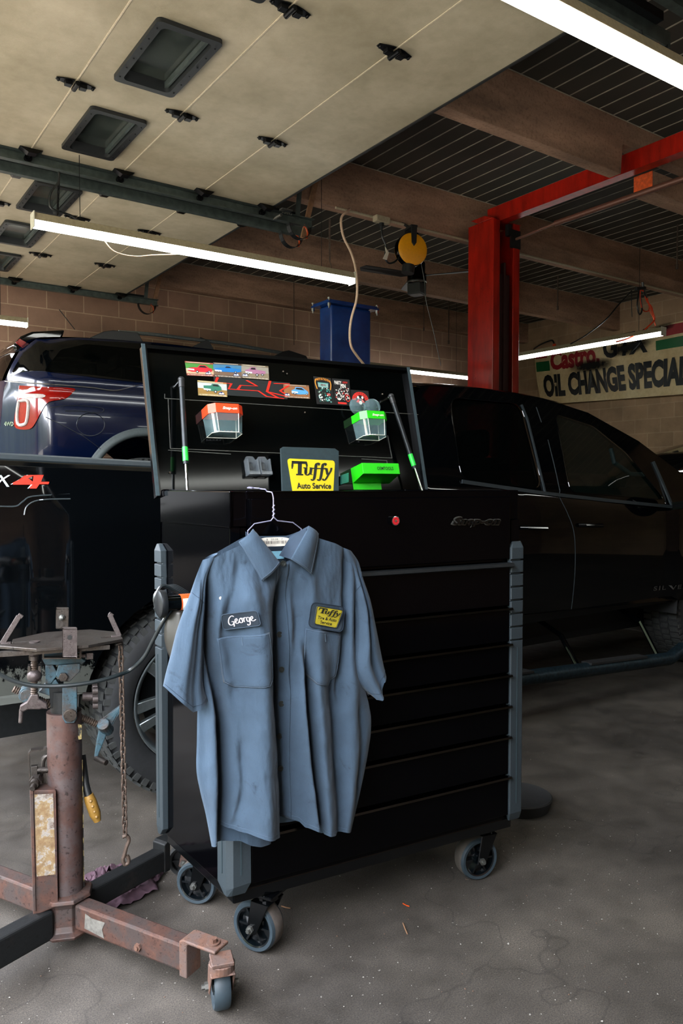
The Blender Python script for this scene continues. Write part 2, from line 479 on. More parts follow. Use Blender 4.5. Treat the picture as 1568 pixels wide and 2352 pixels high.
# ------------------------------------------------------------------ overhead doors, rolled up flat under the ceiling
JX = [0.03, .61, 1.195, 1.785, 2.37, 2.925]
DZ = 3.40
def door(n, ya, yb, wins, hys, label):
    root = empty('door_%d' % n, (JX[0], (ya+yb)/2, DZ), kind='structure', label=label, cat='garage door')
    for a, c in zip(JX, JX[1:]):
        holes = wins if abs(a-1.195) < .01 else []
        b = MB()
        if not holes: b.rot(a+.003, c-.003, ya, yb, DZ, DZ+.045)
        else:
            wx0, wx1 = 1.365, 1.625
            b.rot(a+.003, wx0, ya, yb, DZ, DZ+.045); b.rot(wx1, c-.003, ya, yb, DZ, DZ+.045)
            e = ya
            for w0, w1 in holes:
                b.rot(wx0, wx1, e, w0+.03, DZ, DZ+.045); e = w1-.03
            b.rot(wx0, wx1, e, yb, DZ, DZ+.045)
        b.build('door_section', M['door'], root)
        if c < 2.9:
            b = MB(); b.box((c, (ya+yb)/2, DZ+.003), (.007, yb-ya, .012)); b.build('section_joint', M['door_joint'], root)
    for w0, w1 in wins:
        cx, cy, w, h = 1.495, (w0+w1)/2, .325, w1-w0
        b = MB(); o1 = rrect(w, h, .025); o2 = rrect(w-.075, h-.075, .03); k = len(o1)
        v = [V((cx+p[0], cy+p[1], DZ-.022)) for p in o1]+[V((cx+p[0], cy+p[1], DZ-.022)) for p in o2]
        v += [V((cx+p[0], cy+p[1], DZ-.001)) for p in o1]+[V((cx+p[0]*.97, cy+p[1]*.98, DZ+.035)) for p in o2]
        f = []
        for i in range(k):
            j = (i+1) % k
            f += [(i, j, k+j, k+i), (i, j, 2*k+j, 2*k+i), (k+i, k+j, 3*k+j, 3*k+i)]
        b.add(v, f)
        for sx in (-1, 1):
            for q in range(6): b.ball((cx+sx*(w/2-.018), cy+(q-2.5)*h/6.2, DZ-.024), .005, seg=6)
        fr = b.build('window_frame', M['window_frame'], root, smooth=True)
        b = MB(); b.box((cx, cy, DZ+.035), (w-.07, h-.07, .004)); b.build('pane', M['dusty_glass'], fr)
        b = MB(); b.box((cx+w/2-.055, cy, DZ+.012), (.016, h-.09, .03)); b.build('glazing_strip', M['track_metal'], fr)
    for k, jx in enumerate(JX[1:5]):
        for hy in hys:
            if k < 1: continue
            b = MB(); z = DZ-.004
            # two leaf plates with pointed tails and a raised knuckle
            for s_ in (-1, 1):
                b.prism([V((jx+s_*.012, hy-.035, z)), V((jx+s_*.05, hy-.028, z)), V((jx+s_*.10, hy-.012, z)), V((jx+s_*.10, hy+.012, z)), V((jx+s_*.05, hy+.028, z)), V((jx+s_*.012, hy+.035, z))], (0, 0, -.005))
                b.prism([V((jx+s_*.02, hy-.02, z-.004)), V((jx+s_*.055, hy-.018, z-.004)), V((jx+s_*.055, hy+.018, z-.004)), V((jx+s_*.02, hy+.02, z-.004))], (0, 0, -.02))
                for q in (-1, 1): b.ball((jx+s_*.088, hy+q*.004, z-.008), .008, seg=8)
            b.cyl((jx, hy-.04, z-.018), (jx, hy+.04, z-.018), .013, 12)
            b.build('hinge', M['hinge_metal'], root, bevel=.0015, seg=1)
    # bottom rubber edge
    b = MB(); b.rot(JX[-1]-.004, JX[-1]+.012, ya, yb, DZ-.006, DZ+.05); b.build('bottom_seal', M['black_rubber'], root)
    return root
door(1, 2.17, 5.14, [(2.36, 2.98), (3.34, 3.96), (4.32, 4.94)], [2.95, 4.13], 'raised beige overhead door above the toolbox')
door(2, 5.42, 8.38, [(5.57, 6.19), (6.54, 7.14), (7.46, 8.06)], [6.17, 7.32], 'raised beige overhead door above the blue vehicle')
door(3, -1.1, 1.90, [(-.9, -.3), (.1, .7), (1.1, 1.7)], [.9, 0], 'raised beige overhead door in the top right corner')

def track(y, side, x0, x1, label, hang=True):
    """C-section horizontal track with rollers; side = -1 when the door lies towards -Y"""
    root = empty('door_track', (x0, y, DZ-.03), label, 'door track', 'horizontal overhead door tracks')
    b = MB(); z = DZ-.03
    pf = [(0, .035), (.045, .035), (.045, .029), (.006, .029), (.006, -.029), (.045, -.029), (.045, -.035), (0, -.035)]
    b.prism([V((x0, y+side*p[0], z+p[1])) for p in pf], (x1-x0, 0, 0))
    b.build('rail', M['track_metal'], root)
    b = MB(); b.prism([V((x0, y-side*.002, z+.03)), V((x0, y-side*.04, z+.03)), V((x0, y-side*.04, z+.07)), V((x0, y-side*.002, z+.07))], (x1-x0-.12, 0, 0))
    b.build('angle_iron', M['dark_steel'], root)
    for jx in (1.195, 1.785, 2.37, 2.88):
        if jx > x0:
            b = MB(); b.cyl((jx, y+side*.012, z), (jx, y+side*.034, z), .024, 16); b.cyl((jx, y+side*.02, z), (jx, y+side*.14, z), .006, 8)
            b.prism([V((jx-.07, y+side*.07, DZ-.005)), V((jx+.07, y+side*.07, DZ-.005)), V((jx+.025, y+side*.10, DZ-.045)), V((jx-.025, y+side*.10, DZ-.045))], (0, side*.05, .004))
            b.build('roller', M['hinge_metal'], root, bevel=.001, seg=1)
    # leaf-spring bumper loop with its orange bolt strap at the end of the track
    b = MB(); cx = x1-.06
    loop = [V((cx-.17+.10*(1-cos(a)), y+side*.02, z-.03-.11*sin(a))) for a in [pi*i/14 for i in range(15)]]
    for p, q in zip(loop, loop[1:]): b.bar(p, q, .05, .004, up=(q-p).cross(V((0, 1, 0))))
    b.build('spring_bumper', M['dark_steel'], root)
    b = MB()
    arc = [V((cx-.02+.03*sin(a), y+side*.02, z-.02-.10*a/2.4)) for a in [2.4*i/8 for i in range(9)]]
    b.tube(arc, .007, 8); b.ball((cx-.02, y+side*.02, z-.03), .014, seg=8)
    b.build('bumper_strap', M['orange_band'], root, smooth=True)
    if hang:
        b = MB(); b.bar((x1-.03, y-side*.03, z-.12), (x1-.03, y-side*.03, ZC), .035, .035, m=0)
        b.build('hanger_post', M['wood'], root)
        b = MB(); b.bar((x1-.05, y-side*.05, z-.10), (x1+.14, y-side*.05, ZC), .04, .02, up=(0, 1, 0)); b.build('wooden_brace', M['wood'], root)
        b = MB()
        b.bar((x1-.14, y+side*.01, z+.02), (x1-.08, y+side*.01, ZC), .04, .006, up=(0, 1, 0)); b.build('angle_hanger', M['track_metal'], root)
        b = MB(); b.bar((x1-.06, y-side*.02, z-.03), (x1-.06, y-side*.02, z-.15), .03, .03); b.build('bracket', M['wood'], root)
    return root
track(5.20, -1, .25, 3.34, 'galvanised track along the far edge of the nearer raised door')
track(5.38, 1, .25, 3.40, 'galvanised track along the near edge of the further raised door', hang=False)
track(8.42, -1, .25, 3.32, 'galvanised track close to the block wall')
track(2.11, 1, .25, 3.34, 'galvanised track at the top right behind the strip light', hang=False)
track(1.95, -1, .25, 3.42, 'galvanised track in the extreme top right corner')
b = MB(); b.box((3.02, 5.06, DZ-.02), (.09, .05, .012)); b.cyl((2.98, 5.06, DZ-.06), (2.98, 5.17, DZ-.06), .012, 10)
for i in range(5):
    b.ball((2.99+.018*i, 5.05, DZ-.045), .008, seg=6)
b.build('roller_bracket', M['grey_steel'], label='bright perforated roller bracket at the end corner of the raised door', cat='bracket')

# ------------------------------------------------------------------ strip lights
def strip(p, q, label):
    p, q = V(p), V(q); d = (q-p).normalized(); r = V((-d.y, d.x, 0)); root = empty('strip_light', p, label, 'strip light', 'suspended fluorescent strip lights')
    pf = [(-.045, .0), (-.028, .05), (.028, .05), (.045, 0)]
    b = MB(); b.prism([p+r*a+V((0, 0, z+.03)) for a, z in pf], q-p); b.build('housing', M['lamp_housing'], root, bevel=.003)
    b = MB(); n = 10
    b.prism([p+d*.004+r*(.042*cos(pi+pi*i/n))+V((0, 0, .03+.042*sin(pi+pi*i/n))) for i in range(n+1)], q-p-d*.008)
    b.build('diffuser', M['tube'], root, smooth=True)
    b = MB(); b.box(p+V((0, 0, .035)), (.006, .095, .095), ax=(d, r, V((0, 0, 1)))); b.box(q+V((0, 0, .035)), (.006, .095, .095), ax=(d, r, V((0, 0, 1)))); b.each('end_cap', M['white_paint'], root)
    b = MB()
    for t_ in (.12, .88):
        c = p+(q-p)*t_; b.tube([c+V((0, 0, .08)), V((c.x, c.y, ZC if abs(c.y-5) > .3 and abs(c.y-1.8) > .4 else DZ if c.x < 2.9 else ZC))], .0025, 6)
    b.each('hanging_wire', M['dark_steel'], root)
    return root
strip((1.18, 5.02, 2.9), (3.58, 4.98, 2.9), 'strip light hanging below the two raised doors')
strip((1.32, 1.80, 2.9), (3.72, 1.76, 2.9), 'strip light across the top right corner, the nearest one')
strip((-.2, 8.20, 2.9), (1.86, 8.20, 2.9), 'strip light at the left edge above the blue vehicle')
strip((5.8, 8.42, 2.9), (8.25, 8.42, 2.9), 'strip light low behind the black toolbox lid')
strip((7.50, 4.77, 2.9), (7.44, 7.2, 2.9), 'strip light in front of the oil change banner')

strip((1.3, -1.2, 2.9), (3.7, -1.2, 2.9), 'unseen strip light added on the camera side to brighten the shop')  # this and the next two lamps are added unseen to lift the background

strip((5.2, -1.2, 2.9), (7.6, -1.2, 2.9), 'second unseen strip light, deeper in, added to brighten the shop')
strip((7.7, -1.2, 2.9), (9.7, -1.2, 2.9), 'third unseen strip light, added to brighten the far end')
# ------------------------------------------------------------------ black roll cart
UX = V((cos(radians(-6)), sin(radians(-6)), 0))
WY = V((-sin(radians(1.0)), cos(radians(1.0)), 0))
UP = V((0, 0, 1))
FN = V((UX.y, -UX.x, 0))            # outward normal of the front face
FL = V((.905, 1.805, 0)); BW, BD = .985, .46
BZ0, BZ1 = .215, 1.285
def TB(u, w, z): return FL+UX*u+WY*w+UP*z
M['bumper'] = plain('bumper_grey', '#283136', .55, .1, var=.1, bs=200)
M['bumper_dk'] = plain('bumper_groove', '#2a383d', .55, .1)  # grey of the thin groove strips on the bumpers
M['green_ring'] = plain('bright_green', '#22b83c', .4)
M['green_tray'] = plain('green_tray', '#23c310', .35, var=.05)
M['orange_tray'] = plain('orange_tray', '#e8421a', .35, var=.05)
M['clear'] = glassy('clear_plastic', '#8fb0b4', .22, .04)
M['plaque'] = plain('plaque_grey', '#223236', .5)
M['yellow'] = plain('sign_yellow', '#d6bf17', .5, var=.04)
M['ink'] = plain('ink_black', '#141a16', .6, var=.02)
M['lock_red'] = plain('lock_red', '#c3242c', .3)
M['chrome'] = plain('chrome', '#c9cdd0', .12, 1.0, var=.03)
M['black_chrome'] = plain('black_chrome', '#3a3f42', .12, 1.0, var=.03)
M['card_white'] = plain('card_white', '#d8d2c4', .5)

M['cart_black'] = plain('cart_black', '#020203', .10, var=.02, spec=.10)
cart = empty('tool_cart', TB(0, 0, 0), 'tall glossy black rolling tool cart with an open lid, on casters', 'tool cart')
b = MB()
for poly in ([TB(0, 0, BZ0), TB(BW, 0, BZ0), TB(BW, BD, BZ0), TB(0, BD, BZ0)],):
    pass
def slab(b, u0, u1, w0, w1, z0, z1, m=0):
    b.prism([TB(u0, w0, z0), TB(u1, w0, z0), TB(u1, w1, z0), TB(u0, w1, z0)], (0, 0, z1-z0), m)
# carcass: hollow at the top where the lid opens
slab(b, 0, BW, .006, BD, BZ0, 1.19)
slab(b, 0, .012, .0, BD, 1.19, BZ1); slab(b, BW-.012, BW, .0, BD, 1.19, BZ1)
slab(b, .012, BW-.012, BD-.012, BD, 1.19, BZ1); slab(b, .012, BW-.012, 0, .014, 1.19, BZ1)
slab(b, 0, .03, 0, .02, BZ0, 1.19); slab(b, BW-.03, BW, 0, .02, BZ0, 1.19)
b.build('carcass', M['cart_black'], cart, bevel=.003)
b = MB(); slab(b, .01, BW-.01, .01, BD-.01, BZ0-.035, BZ0); b.build('base_skirt', M['black_sheet'], cart, bevel=.004)
# drawers
zs = [(1.065, 1.265), (.915, 1.045), (.80, .905), (.70, .79), (.60, .69), (.50, .59), (.37, .49), (.235, .36)]
for i, (z0, z1) in enumerate(zs):
    b = MB(); slab(b, .05, BW-.045, -.012, .006, z0, z1)
    d = b.build('drawer', M['cart_black'], cart, bevel=.003)
    if i:
        b = MB()
        pf = [(.0, .006), (-.014, .005), (-.016, -.001), (-.010, -.004), (0, -.004)] if i > 1 else [(.0, .010), (-.016, .008), (-.019, -.002), (-.012, -.006), (0, -.006)]
        b.prism([TB(.055, -.012+w, z1+z) for w, z in pf], UX*(BW-.10)); b.build('drawer_pull', M['black_chrome'] if i > 1 else M['dark_steel'], d, smooth=True)
# corner bumpers
def bumper(u, w, su, sw, z0, z1, rib):
    """an L-shaped chamfered corner guard; su, sw point away from the cart"""
    out = .018; leg = .045; ch = .014
    def ring(o): return [(-leg, 0), (-leg, o), (o-ch, o), (o, o-ch), (o, -leg), (0, -leg)]
    b = MB(); segs = []
    if rib:
        segs.append((z0, z1-.30, out)); z = z1-.30
        while z < z1-.02:
            segs += [(z, z+.006, out-.006), (z+.006, min(z+.043, z1), out)]; z += .043
    else: segs.append((z0, z1, out))
    for a, c, o in segs:
        b.prism([TB(u+su*p[0], w+sw*p[1], a) for p in ring(o)], (0, 0, c-a))
    # slanted ends
    o = out
    lo = [TB(u+su*p[0], w+sw*p[1], z0) for p in ring(o)]; l2 = [TB(u+su*p[0]*.8, w+sw*p[1]*.35, z0-.028) for p in ring(o)]
    b.add(lo+l2, [(i, (i+1) % 6, 6+(i+1) % 6, 6+i) for i in range(6)]+[tuple(range(6, 12))])
    hi = [TB(u+su*p[0], w+sw*p[1], z1) for p in ring(o)]; h2 = [TB(u+su*p[0]*.6, w+sw*p[1]*.3, z1+.02) for p in ring(o)]
    b.add(hi+h2, [(i, (i+1) % 6, 6+(i+1) % 6, 6+i) for i in range(6)]+[tuple(range(6, 12))])
    g = b.build('corner_bumper', M['bumper'], cart, bevel=.0015, seg=1)
    b = MB()
    for q in range(2):
        if q: c0 = [TB(u-su*.018, w+sw*(out+.0005), z) for z in (z0+.03, z1-.32)]; b.bar(c0[0], c0[1], .003, .002, up=FN)
        else: c0 = [TB(u+su*(out+.0005), w-sw*.018, z) for z in (z0+.03, z1-.32)]; b.bar(c0[0], c0[1], .003, .002, up=UX)
    b.build('groove', M['bumper_dk'], g)
bumper(0, 0, -1, -1, .24, 1.085, True); bumper(0, BD, -1, 1, .24, 1.10, True)
bumper(BW, 0, 1, -1, .24, 1.10, True); bumper(BW, BD, 1, 1, .24, 1.10, True)

# red round lock and its barrel
c = P(903, 1196, pt=TB(0, -.012, 0), n=FN)
b = MB(); b.cyl(c, c+FN*.010, .0135, 24); lk = b.build('lock', M['chrome'], cart, smooth=True)
b = MB(); b.lathe([(.0118, 0), (.0118, .003), (.008, .0038), (.0075, .002), (0, .002)], c+FN*.010, FN); lf = b.build('lock_face', M['lock_red'], lk, smooth=True)
b = MB(); b.lathe([(.0135, 0), (.0135, .0035), (.0120, .0040), (.0120, .001)], c+FN*.0098, FN); b.cyl(c+FN*.012, c+FN*.0145, .0035, 16); b.build('lock_ring', M['chrome'], lk, smooth=True)
# raised emblem on the front
def on_front(x0, y0, x1, y1, lift=.002, sl=0):
    pl = TB(0, -.012, 0)
    return quadfn(P(x0, y1, pt=pl, n=FN), P(x1, y1+sl, pt=pl, n=FN), P(x1, y0+sl, pt=pl, n=FN), P(x0, y0, pt=pl, n=FN), FN*lift)
b = MB(); lettering(b, 'Snap-on', on_front(1038, 1188, 1146, 1210, .005), bold=.03, shear=.35)
b.build('emblem', M['black_chrome'], cart, solid=.004)
b = MB(); lettering(b, 'Snap-on', on_front(1035, 1186, 1149, 1212, .001), bold=.075, shear=.35, m=0)
b.build('emblem_outline', M['grey_steel'], cart, solid=.002)

# casters
M['wheel_hub'] = plain('wheel_hub', '#05090c', .2, coat=.4)
M['tyre_grey'] = plain('caster_rubber', '#27333a', .55)
def caster(c, ax, r, name='caster', tw=.056, top=BZ0-.035, par=None, mats=None, plate=.09):
    hub, tyre, tread, fork = mats or (M['wheel_hub'], M['tyre_grey'], M['rubber_tread'], M['black_sheet'])
    ax = V(ax).normalized(); side = V((0, 0, 1)).cross(ax).normalized(); c = V(c)
    off = side*.03
    g = MB()
    # swivel plate, raceway and two fork cheeks
    g.box(c+off+UP*(top-c.z-.005), (plate, plate, .01), ax=(ax, side, UP)); g.cyl(c+off+UP*(top-c.z-.01), c+off+UP*(top-c.z-.03), .032, 20)
    for s_ in (-1, 1):
        a0 = c+ax*s_*(tw/2+.006)
        g.prism([a0+off+side*.03+UP*(top-c.z-.028), a0+off-side*.03+UP*(top-c.z-.028), a0-side*.016-UP*.012, a0-UP*.018, a0+side*.016-UP*.012], ax*s_*.004)
    g.box(c+off+UP*(top-c.z-.03), (tw+.02, .06, .005), ax=(ax, side, UP))
    root = g.build(name, fork, par, bevel=.002, seg=1)
    w = MB(); h = tw/2
    w.lathe([(r*.80, -h*.96), (r*.93, -h), (r, -h*.7)], c, ax, 40); w.lathe([(r*.80, h*.96), (r*.93, h), (r, h*.7)], c, ax, 40)
    w.lathe([(r, -h*.7), (r*1.005, 0), (r, h*.7)], c, ax, 40, m=1)
    wh = w.build('wheel', [tyre, tread], root, smooth=True)
    w = MB()
    w.lathe([(r*.80, -h*.96), (r*.74, -h*.9), (r*.68, -h*.3), (r*.30, -h*.35), (r*.26, -h), (0, -h)], c, ax, 40)
    w.lathe([(r*.80, h*.96), (r*.74, h*.9), (r*.68, h*.3), (r*.30, h*.35), (r*.26, h), (0, h)], c, ax, 40)
    for k in range(6):
        a = pi*k/3; d = side*cos(a)+UP*sin(a)
        w.bar(c+d*r*.24, c+d*r*.72, tw*.8, .006, up=d.cross(ax))
    w.build('hub', hub, wh, smooth=True)
    for s_ in (-1, 1):
        w = MB(); w.lathe([(0, 0), (.011, 0), (.011, .012), (.006, .012), (.006, .020), (0, .020)], c+ax*s_*(h+.006), ax*s_, 6); w.build('axle_bolt', M['grey_steel'], wh)
    return root
caster((1.02, 1.868, .071), (-.84, -.40, 0), .071, 'caster', par=cart)
caster((1.80, 1.80, .069), (-.20, -.90, 0), .069, 'caster', par=cart)
caster((.985, 2.19, .066), (-.75, -.66, 0), .066, 'caster', par=cart)
caster((1.80, 2.13, .066), (-.6, -.66, 0), .066, 'caster', par=cart)

# lid, leaning back on its rear hinge
LU = (UP*.44+WY*.10).normalized(); LL = .47
LN = UX.cross(LU).normalized()
if LN.y > 0: LN = -LN             # towards the front
L0 = TB(0, BD, BZ1)
def LD(u, v, o=0): return L0+UX*u+LU*v+LN*o
def LP(x, y, o=0):
    return P(x, y, pt=L0+LN*o, n=LN)
lid = MB()
def lslab(b, u0, u1, v0, v1, o0, o1, m=0):
    b.prism([LD(u0, v0, o0), LD(u1, v0, o0), LD(u1, v1, o0), LD(u0, v1, o0)], LN*(o1-o0), m)
lslab(lid, 0, BW, 0, LL, -.03, -.026)
lslab(lid, -.012, .0, -.02, LL, -.03, .012); lslab(lid, BW, BW+.012, -.02, LL, -.03, .012)
lslab(lid, 0, BW, LL-.012, LL, -.03, .012); 
M['lit_lip'] = plain('lit_lip_grey', '#39474c', .35, .3)  # grey for strips that put the lit look of the flanges into colour
lidp = lid.build('lid', M['black_sheet'], cart, bevel=.0015, seg=1)
for u0 in (-.016, BW+.004):
    q_ = MB(); lslab(q_, u0-.002, u0+.010, -.02, LL+.001, .0125, .0145); q_.build('lit_lid_lip', M['lit_lip'], lidp)
p_ = MB(); lslab(p_, .0, BW, .0, LL-.012, -.026, -.006)
pan = p_.build('lid_liner', M['black_gloss'], lidp)
# raised creases pressed into the liner
LI = -.006
b = MB()
def crease(b, pts, w=.0022):
    q = [LP(x, y, LI+.001) for x, y in pts]
    for p, r in zip(q, q[1:]): b.bar(p, r, w, .0015, up=LN)
crease(b, [(378, 905), (378, 915), (960, 952)]); crease(b, [(386, 917), (391, 1030), (900, 1052), (890, 1000)]); crease(b, [(386, 1034), (530, 1043)]); crease(b, [(830, 1054), (888, 1058), (890, 1072)])
b.build('pressed_crease', M['grey_steel'], pan)
b = MB()
for x, y in ((650, 853), (659, 858), (878, 905), (893, 912), (390, 1085), (700, 947)): b.cyl(LP(x, y, LI), LP(x, y, LI+.006), .0028, 8)
b.each('liner_clip', M['chrome'], pan)

def strut(top, bot, label):
    t, q = V(top), V(bot); d = (q-t); r = MB()
    r.tube([t+d*.02, t+d*.62], .0085, 14); root = r.build('gas_strut', M['dark_steel'], cart, smooth=True, label=label)
    r = MB(); r.cyl(t+d*.60, q, .0045, 12); r.build('strut_rod', M['chrome'], root, smooth=True)
    r = MB(); r.cyl(t+d*.50, t+d*.60, .0092, 16); r.build('strut_label', M['green_ring'], root, smooth=True)
    r = MB(); r.ball(t, .011); r.cyl(t+d*.0, t+d*.06, .010, 14); r.build('ball_joint', M['black_plastic'], root, smooth=True)
    r = MB(); r.cyl(t, t-LN*.05, .005, 10); r.ball(t-LN*.012-UX*0, .007); r.build('ball_stud', M['chrome'], root, smooth=True)
strut(LP(416, 872, .035), TB(.048, .36, 1.20), 'left gas strut with green label')
strut(LP(898, 910, .035), TB(BW-.035, .38, 1.20), 'right gas strut with green label, slanting')

# ------------------------------------------------------------------ cards stuck on the lid (each its own thing)
def card_fn(c4, o=.0015):
    a, b_, c_, d_ = [LP(x, y, LI+o) for x, y in c4]     # bottom-left, bottom-right, top-right, top-left
    return quadfn(a, b_, c_, d_)
COLS = {}
def cmat(h, r=.45):
    if h not in COLS: COLS[h] = plain('ink_'+h.lstrip('#'), h, r, var=.06)
    return COLS[h]
def car_card(name, c4, sky, ground, band, body, label, kind):
    fn = card_fn(c4); mats = [cmat(x) for x in (sky, ground, band, body, '#101214', '#cfd4d8', '#dfe6ef', '#20305c', '#e9e2cf')]
    b = MB()
    k = card_fn(c4, .0012)
    b.add([k(0, 0), k(1, 0), k(1, 1), k(0, 1)], [(0, 1, 2, 3)], 0)
    poly2(b, [(0, .14), (1, .14), (1, .45), (0, .5)], fn, 1)
    poly2(b, [(0, 0), (1, 0), (1, .15), (0, .15)], card_fn(c4, .0017), 2)
    poly2(b, [(0, .88), (1, .88), (1, 1), (0, 1)], card_fn(c4, .0017), 2)
    f2 = card_fn(c4, .0021); f3 = card_fn(c4, .0025); f4 = card_fn(c4, .0029)
    lettering(b, 'ALL THE PARTS YOUR CAR WILL EVER NEED', lambda u, v: f2(.04+u*.92, .03+v*.075), m=8)
    for i in range(24): poly2(b, [(.05+.035*i, .925), (.05+.035*i+.022, .925), (.05+.035*i+.018, .96), (.05+.035*i, .96)], f2, 8)
    W = []
    if kind == 'coupe':
        B = [(.06, .42), (.08, .52), (.3, .60), (.42, .60), (.52, .80), (.72, .80), (.84, .62), (.95, .56), (.96, .38), (.8, .30), (.2, .28), (.07, .34)]; G = [(.46, .62), (.54, .75), (.70, .75), (.78, .62)]; W = [(.40, .30, .075), (.84, .36, .06)]
    elif kind == 'cruiser':
        B = [(.05, .45), (.06, .60), (.30, .66), (.38, .66), (.44, .80), (.58, .80), (.68, .66), (.96, .62), (.97, .44), (.8, .38), (.1, .38)]; G = [(.41, .67), (.46, .76), (.57, .76), (.64, .67)]; W = [(.18, .40, .07), (.78, .40, .06)]
    elif kind == 'truck':
        B = [(.14, .42), (.14, .62), (.26, .66), (.34, .84), (.52, .84), (.56, .66), (.88, .62), (.88, .42), (.5, .36)]; G = [(.32, .67), (.37, .79), (.50, .79), (.52, .67)]; W = [(.24, .36, .07), (.56, .30, .085), (.76, .34, .07)]
    elif kind == 'pickup':
        B = [(.20, .40), (.20, .68), (.45, .72), (.50, .84), (.70, .84), (.80, .66), (.82, .44), (.6, .34), (.4, .34)]; G = [(.50, .70), (.54, .80), (.68, .80), (.74, .68)]; W = [(.60, .32, .085), (.32, .36, .06)]
    else:
        B = [(.30, .34), (.30, .56), (.42, .66), (.46, .82), (.72, .82), (.88, .60), (.95, .50), (.94, .32), (.6, .28)]; G = [(.46, .66), (.50, .77), (.70, .77), (.82, .60)]; W = [(.42, .34, .08), (.88, .32, .06)]
    poly2(b, B, f2, 3); poly2(b, G, f3, 4)
    poly2(b, [(B[0][0], .40), (B[0][0]+.24, .38), (B[0][0]+.24, .48), (B[0][0], .50)], f3, 5)
    for x, y, r in W:
        poly2(b, [(x+r*cos(a)*.62, y+r*sin(a)*1.3) for a in [2*pi*i/14 for i in range(14)]], f3, 4)
        poly2(b, [(x+r*.5*cos(a)*.62, y+r*.5*sin(a)*1.3) for a in [2*pi*i/12 for i in range(12)]], f4, 5)
    lx = .12 if kind in ('truck', 'hatch') else .80
    poly2(b, [(lx+.11*cos(a), .14+.20*sin(a)) for a in [pi*i/10 for i in range(11)]], f3, 7)
    poly2(b, [(lx+.05+.04*cos(a), .17+.12*sin(a)) for a in [pi*i/8 for i in range(9)]], f4, 6); poly2(b, [(lx-.04+.045*cos(a), .17+.09*sin(a)) for a in [pi*i/8 for i in range(9)]], f4, 6)
    return b.build('sticker', mats, label=label, cat='sticker', group='vintage car stickers on the open lid')
car_card('a', [(429, 862), (491, 865), (489, 834), (424, 829)], '#3d7a34', '#b39b7a', '#7c3a2c', '#c41f2c', 'sticker with a red coupe on a green lawn', 'coupe')
car_card('b', [(491, 865), (555, 869), (554, 836), (489, 832)], '#3d6f8c', '#6b5442', '#3f3027', '#1668a8', 'sticker with a long blue vintage car', 'cruiser')
car_card('c', [(555, 868), (618, 873), (616, 841), (554, 836)], '#8a8577', '#7c6f58', '#6a5d48', '#96647f', 'sticker with a pink lifted truck in a wood', 'truck')
car_card('d', [(455, 908), (522, 912), (520, 879), (453, 873)], '#aab0ae', '#8d6e38', '#8c7a48', '#2d6b56', 'sticker with a green pickup on dirt, below the red coupe one', 'pickup')
car_card('e', [(653, 913), (712, 916), (709, 885), (650, 882)], '#8c5c38', '#8a5a34', '#6f4d34', '#4f93c4', 'sticker with a blue hatchback throwing up brown dust', 'hatch')

# red outlined angular decal
b = MB(); fn = card_fn([(495, 907), (660, 917), (666, 876), (490, 864)], .001)
k = fn; b.add([k(0, .02), k(1, .0), k(1, .92), (k(0, 1))], [(0, 1, 2, 3)], 0)
fn2 = card_fn([(495, 907), (660, 917), (666, 876), (490, 864)], .002)
for pts in ([(.05, .95), (.02, .68), (.22, .66), (.18, .36), (.58, .36), (.70, .08), (.95, .02)], [(.30, .36), (.34, .60), (.56, .62), (.42, .90)],
            [(.73, .95), (.70, .35), (.86, .05)], [(.70, .35), (1.0, .14)], [(.78, .82), (1.0, .86)], [(1.0, .80), (.88, .44), (1.0, .20)]):
    stroke(b, pts, .035, fn2, 1)
b.build('decal', [cmat('#161b1c'), plain('decal_red', '#e02415', .35)], label='black decal with angular red outline lettering across the lid', cat='decal')

